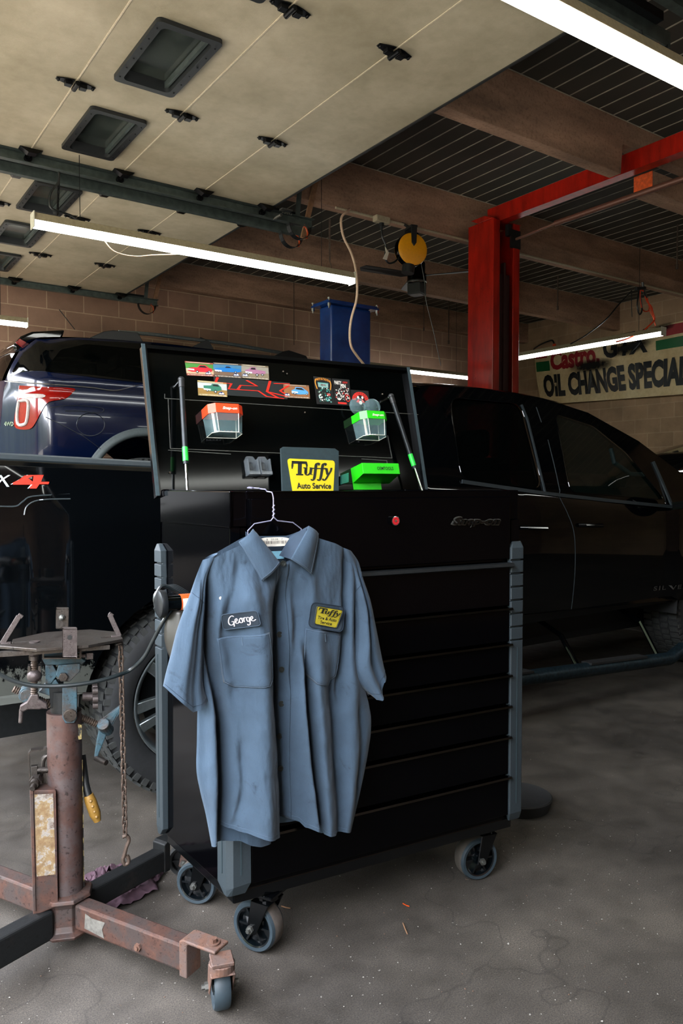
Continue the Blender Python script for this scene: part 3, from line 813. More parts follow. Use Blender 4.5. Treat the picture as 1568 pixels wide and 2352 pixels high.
def poster(c4, label, kind):
    fn = card_fn(c4); f2 = card_fn(c4, .002); f3 = card_fn(c4, .0026); rr = random.Random(len(label))
    mats = [cmat('#0b0c0d'), cmat('#d98a2b'), cmat('#2f8f86'), cmat('#c9d3cc'), cmat('#c62a22'), cmat('#3a5a48'), cmat('#d8d4ca')]
    b = MB(); b.add([fn(0, 0), fn(1, 0), fn(1, 1), fn(0, 1)], [(0, 1, 2, 3)], 0)
    if kind == 0:
        lettering(b, 'PARTY IN THE PEN', lambda u, v: f2(.12+u*.76, .84+v*.09+.05*sin(pi*u)), m=1, bold=.02)
        for s_ in (0, 1): stroke(b, smooth_line([(.1+s_*.8, .9), (.07+s_*.86, .75), (.14+s_*.72, .55)], 5), .05, f2, 1)
        poly2(b, [(.2, .8), (.8, .8), (.75, .62), (.25, .62)], f2, 2)
        for i in range(9): poly2(b, [(.22+i*.065, .63), (.24+i*.065, .63), (.24+i*.065, .78), (.22+i*.065, .78)], f3, 6)
        poly2(b, [(.35, .75), (.65, .75), (.65, .68), (.35, .68)], f3, 0)
        for i in range(60):
            x, y = rr.uniform(.15, .85), rr.uniform(.1, .6); s_ = rr.uniform(.02, .06); a = rr.uniform(0, 3)
            poly2(b, [(x+s_*cos(a+q), y+s_*.7*sin(a+q)) for q in (0, 1.6, 3, 4.4)], f2 if i % 2 else f3, rr.choice((2, 2, 3, 5, 6)))
        poly2(b, [(.65, .42), (.85, .40), (.8, .32), (.66, .34)], f3, 4)
    elif kind == 1:
        lettering(b, 'PARTY', lambda u, v: f2(.12+u*.4, .78+v*.14), m=6, bold=.03); lettering(b, 'CREW', lambda u, v: f2(.58+u*.3, .84+v*.07), m=4, bold=.03)
        lettering(b, 'PEN', lambda u, v: f2(.45+u*.3, .66+v*.15), m=6, bold=.03)
        for i in range(90):
            x, y = rr.uniform(.1, .9), rr.uniform(.2, .66); s_ = rr.uniform(.015, .05); a = rr.uniform(0, 3)
            poly2(b, [(x+s_*cos(a+q), y+s_*.7*sin(a+q)) for q in (0, 1.6, 3, 4.4)], f2 if i % 2 else f3, rr.choice((3, 6, 6, 0, 4)))
        for cx, cy, m_ in ((.82, .28, 4), (.3, .32, 6)): stroke(b, [(cx+.13*cos(a), cy+.12*sin(a)) for a in [2*pi*i/16 for i in range(17)]], .03, f3, m_)
        poly2(b, [(.2, .05), (.72, .04), (.72, .11), (.2, .12)], f2, 4)
    else:
        stroke(b, [(.5+.36*cos(a), .38+.42*sin(a)) for a in [pi*i/16 for i in range(17)]], .2, f2, 4)
        for i in range(11): a = pi*(i+.5)/11; stroke(b, [(.5+.30*cos(a), .38+.36*sin(a)), (.5+.42*cos(a), .38+.5*sin(a))], .02, f3, 0)
        poly2(b, [(.25, .25), (.42, .5), (.45, .2)], f2, 4); poly2(b, [(.75, .25), (.58, .5), (.55, .2)], f2, 4)
        for s_ in (-1, 1): poly2(b, [(.5+s_*.12+.06*cos(a), .55+.09*sin(a)) for a in [2*pi*i/12 for i in range(12)]], f3, 6)
        poly2(b, [(.5+.09*cos(a), .22+.12*sin(a)) for a in [2*pi*i/12 for i in range(12)]], f3, 6)
    b.build('sticker', mats, label=label, cat='sticker', group='black illustrated stickers on the lid')
poster([(727, 928), (769, 930), (760, 869), (719, 864)], 'black sticker with orange arched lettering over a teal engine drawing', 0)
poster([(769, 930), (807, 932), (802, 872), (762, 869)], 'black sticker with white lettering over a motorcycle drawing', 1)
poster([(808, 932), (849, 934), (846, 898), (805, 895)], 'black sticker with a red fan shaped ring, partly behind the green bin', 2)

# ------------------------------------------------------------------ trays and holders on the lid
def bin_(x, y, w, h, dp, mat, label, ccol):
    """a magnetic parts bin: coloured rim over a clear tapered tub; x, y photo pixel of its top left back corner"""
    p0 = LP(x, y, LI); z = LU; n = LN
    ux = UX
    def Q(a, d, h_): return p0+ux*a+n*d+z*h_
    def tub(a0, a1, d1, h_, c=.02): return [Q(a0, 0, h_), Q(a1, 0, h_), Q(a1, d1-c, h_), Q(a1-c, d1, h_), Q(a0+c, d1, h_), Q(a0, d1-c, h_)]
    root = empty('parts_bin', Q(w/2, 0, -h), label, 'parts bin', 'magnetic parts bins on the lid')
    rim = .33*h; b = MB(); o = tub(0, w, dp, 0); i_ = tub(.004, w-.004, dp-.004, 0); lo = tub(0, w, dp, -rim); li = tub(.004, w-.004, dp-.004, -rim)
    n6 = range(6)
    b.add(o+i_+lo+li, [f for k in n6 for f in ((k, (k+1) % 6, 6+(k+1) % 6, 6+k), (k, (k+1) % 6, 12+(k+1) % 6, 12+k), (6+k, 6+(k+1) % 6, 18+(k+1) % 6, 18+k), (12+k, 12+(k+1) % 6, 18+(k+1) % 6, 18+k))])
    b.add(li, [tuple(range(6))])
    b.build('rim', mat, root)
    b = MB(); t0 = tub(.002, w-.002, dp-.002, -rim); t1 = tub(.008, w-.008, dp-.008, -h, .018)
    b.add(t0+t1, [(k, (k+1) % 6, 6+(k+1) % 6, 6+k) for k in n6]+[tuple(range(6, 12))]); b.build('clear_tub', M['clear'], root, bevel=.001)
    b = MB()
    for k in (1, 3, 4): b.tube([t0[k], t1[k]], .0012, 6)
    b.tube([t1[k] for k in n6], .0012, 6, closed=True)
    e = (t0[5]+t0[4])/2; e2 = (t1[5]+t1[4])/2
    b.bar(e, e2, .008, .002, up=n)
    b.build('bright_edge', M['card_white'], root)
    b = MB()
    for k in range(5): c = Q(w*.25+k*w*.1, dp*.6, -h+.006); b.lathe([(.003, 0), (.005, .003), (.003, .006)], c, n, 10)
    b.each('small_part', M['chrome'], root)
    b = MB(); fa = quadfn(Q(w*.36, dp, -rim*.75), Q(w*.78, dp, -rim*.75), Q(w*.78, dp, -rim*.35), Q(w*.36, dp, -rim*.35), n*.0012)
    lettering(b, 'Snap-on', fa, bold=.03, shear=.3); b.build('lettering', M['card_white'], root, solid=.0006)
    return root
bin_(462, 942, .118, .092, .080, M['orange_tray'], 'orange rimmed clear parts bin hanging on the left of the lid', 0)
bin_(806, 957, .112, .086, .078, M['green_tray'], 'green rimmed clear parts bin hanging on the right of the lid', 0)
# safety goggles lying behind the green bin
b = MB(); p0 = LP(808, 936, .02)
for cx in (0, .062):
    c = p0+UX*(cx+.02)+LU*.004; b.lathe([(.03, 0), (.032, .004), (.028, .016), (.012, .022), (0, .024)], c, LN, 24)
b.tube([p0+UX*.05+LU*.0, p0+UX*.05+LU*.01+LN*.01, p0+UX*.055], .003, 6)
b.build('goggles', M['clear'], label='clear safety goggles resting on the green rimmed bin', cat='goggles', smooth=True)
# two joined grey socket holders
b = MB(); p0 = LP(563, 1095, LI)
for k in range(2):
    a = .043*k+.002
    o = [p0+UX*(a+x)+LU*y for x, y in ((0, 0), (.04, 0), (.04, .055), (.032, .068), (.008, .068), (0, .055))]
    b.prism(o, LN*.006)
    b.prism([p0+UX*(a+x)+LU*y for x, y in ((0, 0), (.005, 0), (.005, .055), (0, .055))], LN*.03)
    b.prism([p0+UX*(a+.035+x)+LU*y for x, y in ((0, 0), (.005, 0), (.005, .055), (0, .055))], LN*.03)
    b.prism([p0+UX*(a+x)+LU*y for x, y in ((0, 0), (.04, 0), (.04, .012), (0, .012))], LN*.034)
    b.lathe([(.010, 0), (.013, 0), (.013, .004), (.010, .004)], p0+UX*(a+.02)+LU*.036+LN*.006, LN, 16, closed=True)
b.build('bulb_holder', glassy('smoke_plastic', '#5d6468', .55, .1), label='pair of smoky clear moulded holders left of the yellow sign', cat='holder', bevel=.002)
# grey plaque with the yellow badge
pt0 = LP(660, 1130, .05); pn = (LN*.85-UP*.0).normalized()
def PP(x, y, o=0): return P(x, y, pt=pt0+LN*o, n=LN)
b = MB(); q = [PP(648, 1140), PP(778, 1140), PP(778, 1036), PP(769, 1030), PP(650, 1026), PP(644, 1030)]
b.prism(q, -LN*.006); sg = b.build('shop_sign', M['plaque'], label='grey plaque with a yellow auto service badge standing in the cart', cat='sign', bevel=.001)
bf = quadfn(PP(672, 1132, .0015), PP(765, 1132, .0015), PP(769, 1058, .0015), PP(659, 1053, .0015))
def bf3(o): return quadfn(PP(672, 1132, o), PP(765, 1132, o), PP(769, 1058, o), PP(659, 1053, o))
b = MB(); poly2(b, [(0, 0), (1, 0), (1, .90), (.985, .97), (.95, 1), (.05, 1), (.015, .97), (0, .92)], bf3(.001))
b.build('badge', M['yellow'], sg, solid=.001)
def tuffy(b, fn, m=0):
    """heavy swash serif word in a 0..1 box"""
    S = lambda pts, w: stroke(b, smooth_line(pts, 6), w, fn, m)
    # T
    stroke(b, [(.0, .60), (.02, .76), (.04, .97), (.33, .97)], [.02, .05, .05, .05], fn, m); stroke(b, [(.02, .93), (.36, .93)], .13, fn, m)
    stroke(b, [(.35, .99), (.37, .80), (.36, .66)], [.05, .05, .02], fn, m)
    stroke(b, [(.21, .93), (.17, .36)], .095, fn, m); stroke(b, [(.08, .33), (.26, .33)], .07, fn, m)
    # u
    S([(.28, .66), (.33, .66), (.315, .45), (.33, .34), (.38, .32), (.44, .42)], [.05]*26+[.05]*6); stroke(b, [(.31, .68), (.345, .68), (.325, .38)], [.04, .07, .065], fn, m)
    stroke(b, [(.43, .69), (.475, .69), (.44, .36), (.50, .34)], [.04, .07, .065, .04], fn, m)
    # f f
    for dx in (0, .165):
        S([(.68+dx, .88), (.65+dx, .93), (.60+dx, .86), (.575+dx, .6), (.55+dx, .3), (.52+dx, .10), (.48+dx, .06), (.455+dx, .12)], [.06]*10+[.07]*20+[.05]*14)
        stroke(b, [(.50+dx, .66), (.68+dx, .66)], .055, fn, m)
        poly2(b, [(.665+dx+.022*cos(a), .85+.045*sin(a)) for a in [2*pi*i/10 for i in range(10)]], fn, m)
    # y
    stroke(b, [(.80, .69), (.85, .68), (.88, .36)], [.04, .07, .06], fn, m)
    S([(.98, .72), (.96, .55), (.90, .34), (.84, .14), (.79, .07), (.755, .12)], .05)
    poly2(b, [(.97+.024*cos(a), .68+.045*sin(a)) for a in [2*pi*i/10 for i in range(10)]], fn, m)
    poly2(b, [(.765+.024*cos(a), .12+.045*sin(a)) for a in [2*pi*i/10 for i in range(10)]], fn, m)
g = bf3(.0025); b = MB(); tuffy(b, lambda u, v: g(.07+u*.88, .34+v*.60)); b.build('sign_word', M['ink'], sg)
b = MB(); lettering(b, 'Auto Service', lambda u, v: g(.12+u*.82, .12+v*.18), bold=.03)
b.build('sign_subtitle', M['ink'], sg)
# small teal clip beside the sign
b = MB(); b.prism([LP(781, 1093, .0), LP(797, 1087, .0), LP(797, 1109, .0), LP(781, 1114, .0)], LN*.012); b.build('clip', plain('teal_plastic', '#2e7d6c', .4), label='small teal plastic clip right of the yellow sign', cat='clip', bevel=.001)
# green pliers rack
c0 = LP(805, 1076, LI)
root = empty('tool_holder', c0, 'bright green open tool holder on the right of the lid', 'tool holder')
n = LN
def GQ(a, d, h): return c0+UX*a+n*d+LU*h
b = MB(); b.prism([GQ(0, 0, 0), GQ(.115, 0, .0), GQ(.115, 0, -.13), GQ(0, 0, -.13)], n*.004); b.build('back_plate', M['green_tray'], root)
b = MB(); W_, D_ = .150, .078
for pts in ([GQ(.0, D_*.0, 0), GQ(0, D_, 0), GQ(0, D_, -.035), GQ(0, .0, -.055)],):
    b.prism(pts, UX*.003)
b.prism([GQ(0, D_, 0), GQ(W_, D_, 0), GQ(W_, D_, -.038), GQ(0, D_, -.038)], n*.003)
b.prism([GQ(W_, 0, -.0), GQ(W_, D_, 0), GQ(W_, D_, -.038), GQ(W_, .0, -.055)], UX*.003)
b.prism([GQ(0, .0, -.055), GQ(W_, .0, -.055), GQ(W_, D_, -.038), GQ(0, D_, -.038)], UP*.003)
b.build('shelf_box', M['green_tray'], root, bevel=.0008, seg=1)
b = MB(); lettering(b, 'OEMTOOLS', quadfn(GQ(.058, D_+.003, -.025), GQ(.125, D_+.003, -.025), GQ(.125, D_+.003, -.013), GQ(.058, D_+.003, -.013), n*.001), bold=.02)
b.build('lettering', M['ink'], root)
# ------------------------------------------------------------------ work shirt on a wire hanger, hooked over the cart's front edge
def mk2():
    t = NT('shirt_cloth'); co = t.coord()
    n1 = t.noise(5, 5, .6, co); n2 = t.noise(17, 5, .65, co, 1.0); wv = t.noise(900, 2, .5, co); ws = t.noise(26, 6, .6, t.coord(scale=(1, 1, .35)), .6)
    c = t.ramp(n1, [(.3, rgb('#313f4d')), (.7, rgb('#3e4f60'))])
    c = t.mix(t.ramp(n2, [(.60, (0, 0, 0)), (.74, (.6, .6, .6))]), c, rgb('#18212b'))
    c = t.mix(.35, c, t.ramp(wv, [(.35, (.7, .7, .7)), (.65, (1.1, 1.1, 1.1))]), 'MULTIPLY')
    t.set(Base_Color=c, Roughness=.92, Specular_IOR_Level=.2)
    t.b.inputs['Sheen Weight'].default_value = .12
    t.bump(wv, .15, .0008, t.bump(ws, .30, .010)); M['shirt'] = t.mat
mk2()
M['shirt_seam'] = plain('shirt_thread', '#4a5a6a', .9)
M['shirt_in'] = plain('shirt_inside', '#1a2938', .95)
M['patch_navy'] = plain('patch_navy', '#101e2a', .8)
M['patch_blue'] = plain('patch_blue', '#2e3c4a', .9)
M['patch_white'] = plain('patch_thread', '#b5b0b4', .8)
M['patch_yellow'] = plain('patch_yellow', '#b8aa28', .8)
M['wire'] = plain('hanger_wire', '#a9a7c4', .3, .6)

SO = TB(0, 0, 0)+FN*.088
def SP(x, y, o=0): return P(x, y, pt=SO, n=FN)+FN*o
shirt = empty('work_shirt', SP(640, 1600), 'blue grey short sleeved work shirt with name patch, hanging on the black tool cart', 'shirt')
FOLDS = [  # centre line [(y, x)...], width left, width right, height (m), y range
    ([(1300, 466), (1450, 468), (1560, 486), (1640, 499), (1760, 505), (1900, 506)], 9, 17, -.030, (1330, 1960)),
    ([(1300, 500), (1640, 482), (1900, 486)], 16, 12, .010, (1400, 1960)),
    ([(1350, 560), (1500, 582), (1650, 588), (1760, 590), (1900, 592)], 36, 30, .024, (1330, 1960)),
    ([(1300, 640), (1430, 626), (1600, 624), (1700, 636), (1900, 645)], 10, 24, -.030, (1330, 1960)),
    ([(1450, 672), (1620, 680), (1760, 694), (1890, 712)], 12, 8, .015, (1480, 1960)),
    ([(1450, 690), (1620, 694), (1760, 708), (1890, 724)], 6, 9, -.014, (1500, 1960)),
    ([(1560, 714), (1760, 730), (1900, 740)], 12, 22, .013, (1500, 1960)),
    ([(1560, 752), (1700, 762), (1850, 772)], 10, 16, -.012, (1540, 1960)),
    ([(1300, 808), (1500, 802), (1760, 800), (1900, 788)], 20, 22, .012, (1300, 1960)),
    ([(1260, 786), (1430, 783), (1560, 772)], 7, 10, -.012, (1270, 1600)),
    ([(1300, 694), (1420, 716)], 16, 16, .008, (1310, 1500)),
    ([(1320, 668), (1430, 672), (1540, 664)], 9, 12, -.009, (1330, 1560)),
    ([(1290, 540), (1360, 528), (1450, 500)], 10, 12, -.006, (1290, 1480)),
    ([(1300, 600), (1420, 600)], 12, 12, .006, (1330, 1480)),
    ([(1700, 545), (1800, 550), (1910, 530)], 8, 8, -.006, (1690, 1960)),
    ([(1600, 815), (1700, 822), (1800, 815)], 8, 8, -.006, (1600, 1850)),
    ([(1480, 520), (1560, 528)], 10, 10, -.006, (1460, 1600)),
]
LE = [(1240, 466), (1290, 464), (1340, 457), (1600, 455), (1640, 453), (1700, 452), (1770, 451), (1820, 460), (1870, 472), (1945, 486)]
RE = [(1240, 812), (1300, 815), (1450, 812), (1540, 822), (1590, 840), (1640, 851), (1665, 852), (1700, 849), (1770, 837), (1840, 822), (1905, 806), (1950, 800)]
def fold(x, y):
    h = 0
    for ln, wl, wr, a, (ya, yb) in FOLDS:
        if y < ya-40: continue
        d = x-interp(ln, y); w = wl if d < 0 else wr
        e = max(0, min(1, (y-ya+40)/90))*max(0, min(1, (yb+40-y)/60))
        h += 1.75*a*exp(-(d/w)**2)*e*e*(3-2*e)
    q = V((x*.012, y*.006, 3))
    return h+.006*noise.noise(q*1.6)+.003*noise.noise(q*4)+.0012*noise.noise(q*11)
def ssu(x, y):
    l, r = sinterp(LE, y), sinterp(RE, y); return max(0, min(1, (x-l)/(r-l)))
def fr(x, y):
    """offset of the shirt's front from its hanging plane"""
    s = ssu(x, y); e = min(1, s*14, (1-s)*14)
    return .034*sqrt(max(0, 1-(2*s-1)**2))+fold(x, y)*e*(2-e)
TF = [(452, 1296), (462, 1288), (475, 1280), (500, 1266), (548, 1243), (562, 1238), (600, 1272), (626, 1292), (636, 1290), (655, 1280), (690, 1238), (720, 1235), (760, 1247), (805, 1268), (815, 1282)]
TBK = [(452, 1296), (475, 1280), (500, 1266), (548, 1241), (572, 1230), (598, 1233), (664, 1232), (690, 1226), (720, 1233), (760, 1246), (805, 1268), (815, 1282)]
BF = [(486, 1944), (500, 1934), (506, 1912), (520, 1902), (560, 1900), (600, 1906), (636, 1912), (641, 1908), (647, 1881), (678, 1878), (690, 1890), (712, 1893), (728, 1893), (733, 1905), (760, 1907), (785, 1904), (806, 1907)]
BB = [(486, 1948), (520, 1942), (560, 1939), (585, 1949), (610, 1953), (637, 1950), (643, 1912), (690, 1895), (700, 1897), (728, 1899), (737, 1917), (750, 1919), (768, 1912), (806, 1907)]
def body_xy(s, t, T, B):
    ty = interp(T, 452+(815-452)*s); by = interp(B, 486+(806-486)*s)
    y = ty+(by-ty)*t; l, r = sinterp(LE, y), sinterp(RE, y)
    return l+(r-l)*s, y
b = MB(); b.grid(lambda s, t: (lambda xy: SP(xy[0], xy[1], fr(*xy)))(body_xy(s, t, TF, BF)), 190, 150)
front = b.build('shirt_front', M['shirt'], shirt, smooth=True, autos=80)
def bk(x, y):
    s = ssu(x, y); return -.030*sqrt(max(0, 1-(2*s-1)**2))+min(.012, fold(x, y)*.35)*min(1, s*10, (1-s)*10)
b = MB(); b.grid(lambda s, t: (lambda xy: SP(xy[0], xy[1], bk(*xy)))(body_xy(s, t, TBK, BB)), 90, 70)
b.build('shirt_back', M['shirt'], shirt, smooth=True, autos=80)
# sleeves
def sleeve(O, I, cuff, off, ridges, name='sleeve', dp=.03):
    def fn(a, t):
        a2 = a*2*pi; u = (1-cos(a2))/2; f = sin(a2)      # ring: front half f>0
        po = smooth_line(O, 8); pi_ = smooth_line(I, 8)
        def at(L, t):
            q = t*(len(L)-1); i = min(int(q), len(L)-2); q -= i; return (L[i][0]*(1-q)+L[i+1][0]*q, L[i][1]*(1-q)+L[i+1][1]*q)
        a_, b_ = at(po, t), at(pi_, t); x = a_[0]+(b_[0]-a_[0])*u; y = a_[1]+(b_[1]-a_[1])*u+interp(cuff, u)*max(0, (t-.7)/.3)**1.2
        h = dp*min(1, .25+t)*f+off
        mg = min(1, t/.38); mg = mg*mg*(3-2*mg)
        if f > 0:
            for ln, w, am in ridges: h += am*exp(-((u-interp(ln, t))/w)**2)*min(1, t*3)*f
            h += .004*noise.noise(V((x*.02, y*.012, 1)))
            h = h*mg+(1-mg)*(.004+.034*sqrt(max(0, 1-(2*ssu(x, y)-1)**2))*f)
        else: h = h*mg+(1-mg)*(.004+.028*f*sqrt(max(0, 1-(2*ssu(x, y)-1)**2)))
        return SP(x, y, h)
    b = MB(); b.grid(fn, 56, 44, closeu=True); o = b.build(name, M['shirt'], shirt, smooth=True, autos=80)
    b = MB(); b.tube([fn(.04+.40*i/14, .27+.06*i/14)+FN*.001 for i in range(15)], .0006, 5); b.tube([fn(.02+.46*i/24, .955)+FN*.0012 for i in range(25)], .0005, 5); b.build('seam', M['shirt_in'], o)
    return o
sleeve([(464, 1286), (447, 1325), (432, 1362), (414, 1408), (400, 1450), (388, 1500), (376, 1545), (370, 1572)],
       [(497, 1270), (474, 1318), (466, 1370), (463, 1420), (461, 1470), (460, 1520), (461, 1570), (470, 1604)],
       [(0, 0), (.3, 18), (.62, 35), (.8, 22), (1, 0)], .018, [([(0, .5), (1, .35)], .2, .010), ([(0, .8), (1, .66)], .08, -.010), ([(.5, .55), (1, .5)], .06, -.006), ([(0, .95), (1, .97)], .05, -.01)])
sleeve([(804, 1266), (821, 1290), (831, 1328), (845, 1375), (857, 1430), (868, 1485), (880, 1546)],
       [(778, 1256), (798, 1310), (806, 1370), (812, 1430), (806, 1490), (799, 1545), (846, 1594)],
       [(0, 0), (.35, 2), (.42, 22), (.6, 26), (.8, 18), (1, 0)], .006, [([(0, .5), (1, .6)], .14, .010), ([(0, .30), (1, .40)], .07, -.012), ([(.6, .85), (1, .75)], .08, -.008)])
# collar
def wing(A, B, C, D, nm='collar_wing', curl=.004):
    def fn(u, v):
        e = (A[0]+(D[0]-A[0])*v, A[1]+(D[1]-A[1])*v); o = (B[0]+(C[0]-B[0])*v, B[1]+(C[1]-B[1])*v)
        ex = e[0]-(A[0]-D[0])*.0; x = e[0]+(o[0]-e[0])*u; y = e[1]+(o[1]-e[1])*u
        base = .036+.010*(1-u)+.008*sin(pi*min(1, u*1.1))-.004*(v < .1)
        return SP(x, y, base+curl*sin(pi*u)*sin(pi*v)+.010*v)
    b = MB(); b.grid(fn, 18, 18); w = b.build(nm, M['shirt'], shirt, smooth=True, solid=.002)
    b = MB()
    b.tube([fn(.94, i/12)+FN*.0014 for i in range(13)], .0005, 5); b.tube([fn(i/8, .95)+FN*.0014 for i in range(9)], .0005, 5)
    b.build('stitching', M['shirt_seam'], w)
    b = MB(); b.grid(lambda u, v: fn(0, v)+(SP(630, 1270, -.02)-fn(0, v))*u*.42-FN*.02*u, 6, 12); b.build('collar_stand', M['shirt_in'], w, smooth=True)
wing((566, 1213), (537, 1243), (586, 1331), (623, 1290)); wing((692, 1206), (719, 1224), (698, 1315), (646, 1280))
b = MB(); b.grid(lambda u, v: SP(570+120*u, 1232+4*sin(pi*u)-10*abs(2*u-1)**3+44*v, -.018-.012*sin(pi*u)), 16, 6)
b.build('collar_back', M['shirt_in'], shirt, smooth=True, solid=.001)
b = MB(); b.prism([SP(605, 1268, -.012), SP(656, 1266, -.012), SP(656, 1284, -.012), SP(608, 1286, -.012)], FN*.001); b.build('size_tag', plain('size_tag', '#7ab0c4', .8), shirt)
lb = quadfn(SP(592, 1256, .0), SP(668, 1254, .0), SP(667, 1233, .0), SP(592, 1235, .0))
b = MB(); poly2(b, [(.5+.5*(abs(cos(a))**.6)*(1 if cos(a) > 0 else -1), .5+.5*(abs(sin(a))**.8)*(1 if sin(a) > 0 else -1)) for a in [2*pi*i/32 for i in range(32)]], lb)
ct = b.build('hanger_tag', M['card_white'], shirt, solid=.001, label='white oval tag with a barcode')
b = MB(); l2 = lambda u, v: lb(u, v)+FN*.0012
rr = random.Random(4); x = .1
while x < .9:
    w_ = rr.choice((.006, .01, .016)); poly2(b, [(x, .28), (x+w_, .28), (x+w_, .62), (x, .62)], l2); x += w_+rr.choice((.008, .014, .02, .03))
lettering(b, '5   2518   7', lambda u, v: l2(.25+u*.5, .70+v*.16))
b.build('barcode', M['ink'], ct)
# placket, buttons, pockets and patches follow the front
def onf(x, y, o=.0022): return SP(x, y, fr(x, y)+o)
PL = [(1288, 625), (1600, 634), (1700, 634), (1878, 640)]; PR = [(1286, 650), (1600, 656), (1700, 658), (1880, 665)]
b = MB(); b.grid(lambda u, v: onf(interp(PL, 1290+588*v)+(interp(PR, 1290+588*v)-interp(PL, 1290+588*v))*u, 1290+588*v, .0016+.0012*(u > .0)), 10, 100)
pk = b.build('placket', M['shirt'], shirt, smooth=True, solid=.0006, autos=80)
b = MB(); b.tube([onf(interp(PL, y)+1, y, .0036) for y in range(1292, 1876, 8)], .0005, 5); b.build('stitching', M['shirt_seam'], pk)
for x, y in ((635, 1291), (639, 1456), (641, 1535), (642, 1614), (643, 1692), (645, 1766)):
    b = MB(); c = onf(x, y, .0075); b.lathe([(0, .0005), (.004, .0005), (.0055, .0025), (.0075, .0025), (.0075, 0), (0, 0)], c, (FN+V((-.15, 0, .05))).normalized(), 20)
    b.build('button', M['ink'], shirt, smooth=True)
b = MB()
for x, y in ((638, 1375),): b.tube([onf(x, y-8), onf(x+.5, y+8)], .0012, 6)
b.build('buttonhole', M['shirt_seam'], shirt)
def pocket(pts, seams):
    """pts: corners clockwise from top left, px"""
    cx = sum(p[0] for p in pts)/len(pts); cy = sum(p[1] for p in pts)/len(pts); n = len(pts)
    b = MB(); vs = [onf(cx, cy, .004)]; fs = []; rings = 9; per = 10
    out = []
    for i in range(n):
        a, c = pts[i], pts[(i+1) % n]
        out += [(a[0]+(c[0]-a[0])*k/per, a[1]+(c[1]-a[1])*k/per) for k in range(per)]
    m_ = len(out)
    for r in range(1, rings+1):
        f = r/rings
        for x, y in out:
            vs.append(onf(cx+(x-cx)*f, cy+(y-cy)*f, .0042 if r < rings else .0026))
    for k in range(m_):
        fs.append((0, 1+k, 1+(k+1) % m_))
        for r in range(rings-1): o = 1+r*m_; fs.append((o+k, o+m_+k, o+m_+(k+1) % m_, o+(k+1) % m_))
    b.add(vs, fs); p = b.build('pocket', M['shirt'], shirt, smooth=True, solid=.0012, autos=80)
    b = MB(); b.tube([onf(cx+(x-cx)*.965, cy+(y-cy)*.965, .0052) for x, y in out], .00045, 5, closed=True); b.build('stitching', M['shirt_seam'], p)
    b = MB(); x, y = (pts[0][0]+pts[1][0])/2-2, (pts[0][1]+pts[1][1])/2+14; b.tube([onf(x, y-9, .006), onf(x+2, y+9, .006)], .001, 6); b.build('pen_slit', M['shirt_seam'], p)
pocket([(490, 1463), (593, 1441), (605, 1545), (594, 1561), (528, 1573), (507, 1563)], 0)
pocket([(688, 1438), (776, 1452), (762, 1550), (741, 1567), (708, 1562), (684, 1532)], 0)
def patch(quad, m, nm, o, r=.16, border=None, inset=0, **k):
    (ax, ay), (bx, by), (cx, cy), (dx, dy) = quad   # bl, br, tr, tl
    def px(u, v): return ((ax*(1-u)+bx*u)*(1-v)+(dx*(1-u)+cx*u)*v, (ay*(1-u)+by*u)*(1-v)+(dy*(1-u)+cy*u)*v)
    K = [onf(*px(u, v), o) for u, v in ((0, 0), (1, 0), (1, 1), (0, 1))]; KN = (K[1]-K[0]).cross(K[3]-K[0]).normalized(); KN = KN if KN.dot(FN) > 0 else -KN
    lift = max(0, max((onf(*px(u/4, v/4), 0)-K[0]).dot(KN)-0 for u in range(5) for v in range(5)))+.002+(o-.0065)
    kf = quadfn(*K)
    def f(u, v): return kf(u, v)+KN*lift
    asp = math.hypot(bx-ax, by-ay)/math.hypot(dx-ax, dy-ay)
    O = [(.5+p[0]/asp, .5+p[1]) for p in rrect(asp, 1, r*1.0, 5)]
    b = MB(); vs = [f(.5, .5)]; fs = []; N = len(O); R_ = 8
    for q in range(1, R_+1):
        for u, v in O: vs.append(f(.5+(u-.5)*q/R_, .5+(v-.5)*q/R_))
    for i in range(N):
        fs.append((0, 1+i, 1+(i+1) % N))
        for q in range(R_-1): s0 = 1+q*N; fs.append((s0+i, s0+N+i, s0+N+(i+1) % N, s0+(i+1) % N))
    b.add(vs, fs); ob = b.build(nm, m, shirt if 'par' not in k else k['par'], smooth=True, solid=.001)
    if border:
        b = MB(); b.tube([f(.5+(u-.5)*.985, .5+(v-.5)*.985)+FN*.0008 for u, v in O], .0011, 6, closed=True); b.build('patch_border', border, ob, smooth=True)
    return ob, f
np_, f = patch([(504, 1442), (572, 1424), (564, 1391), (495, 1406)], M['patch_navy'], 'name_patch', .0065, .18, M['patch_blue'])
np_['label'] = 'navy name patch'
f2 = lambda u, v: f(u, v)+FN*.0016
b = MB()
def G(pts, w=.058): stroke(b, smooth_line(pts, 6), w*.55, f2)
G([(.33, .78), (.28, .85), (.20, .70), (.17, .45), (.20, .28), (.27, .28), (.31, .45), (.25, .48)]); G([(.31, .45), (.30, .15)])
G([(.34, .42), (.40, .52), (.39, .64), (.35, .56), (.36, .36), (.42, .34), (.46, .5)])
G([(.50, .64), (.46, .52), (.47, .36), (.52, .34), (.54, .50), (.50, .64), (.56, .6)])
G([(.58, .64), (.58, .36)]); G([(.58, .52), (.61, .64), (.645, .62)])
G([(.73, .60), (.68, .64), (.655, .50), (.68, .36), (.72, .42), (.735, .62), (.72, .20), (.67, .12), (.655, .2)])
G([(.76, .44), (.82, .54), (.81, .66), (.77, .60), (.77, .42), (.83, .36), (.89, .44)])
b.build('name', M['patch_white'], np_, solid=.0008)
bp, _f = patch([(688, 1433), (772, 1447), (783, 1391), (694, 1375)], M['patch_blue'], 'company_patch', .0065, .2, M['shirt_in'])
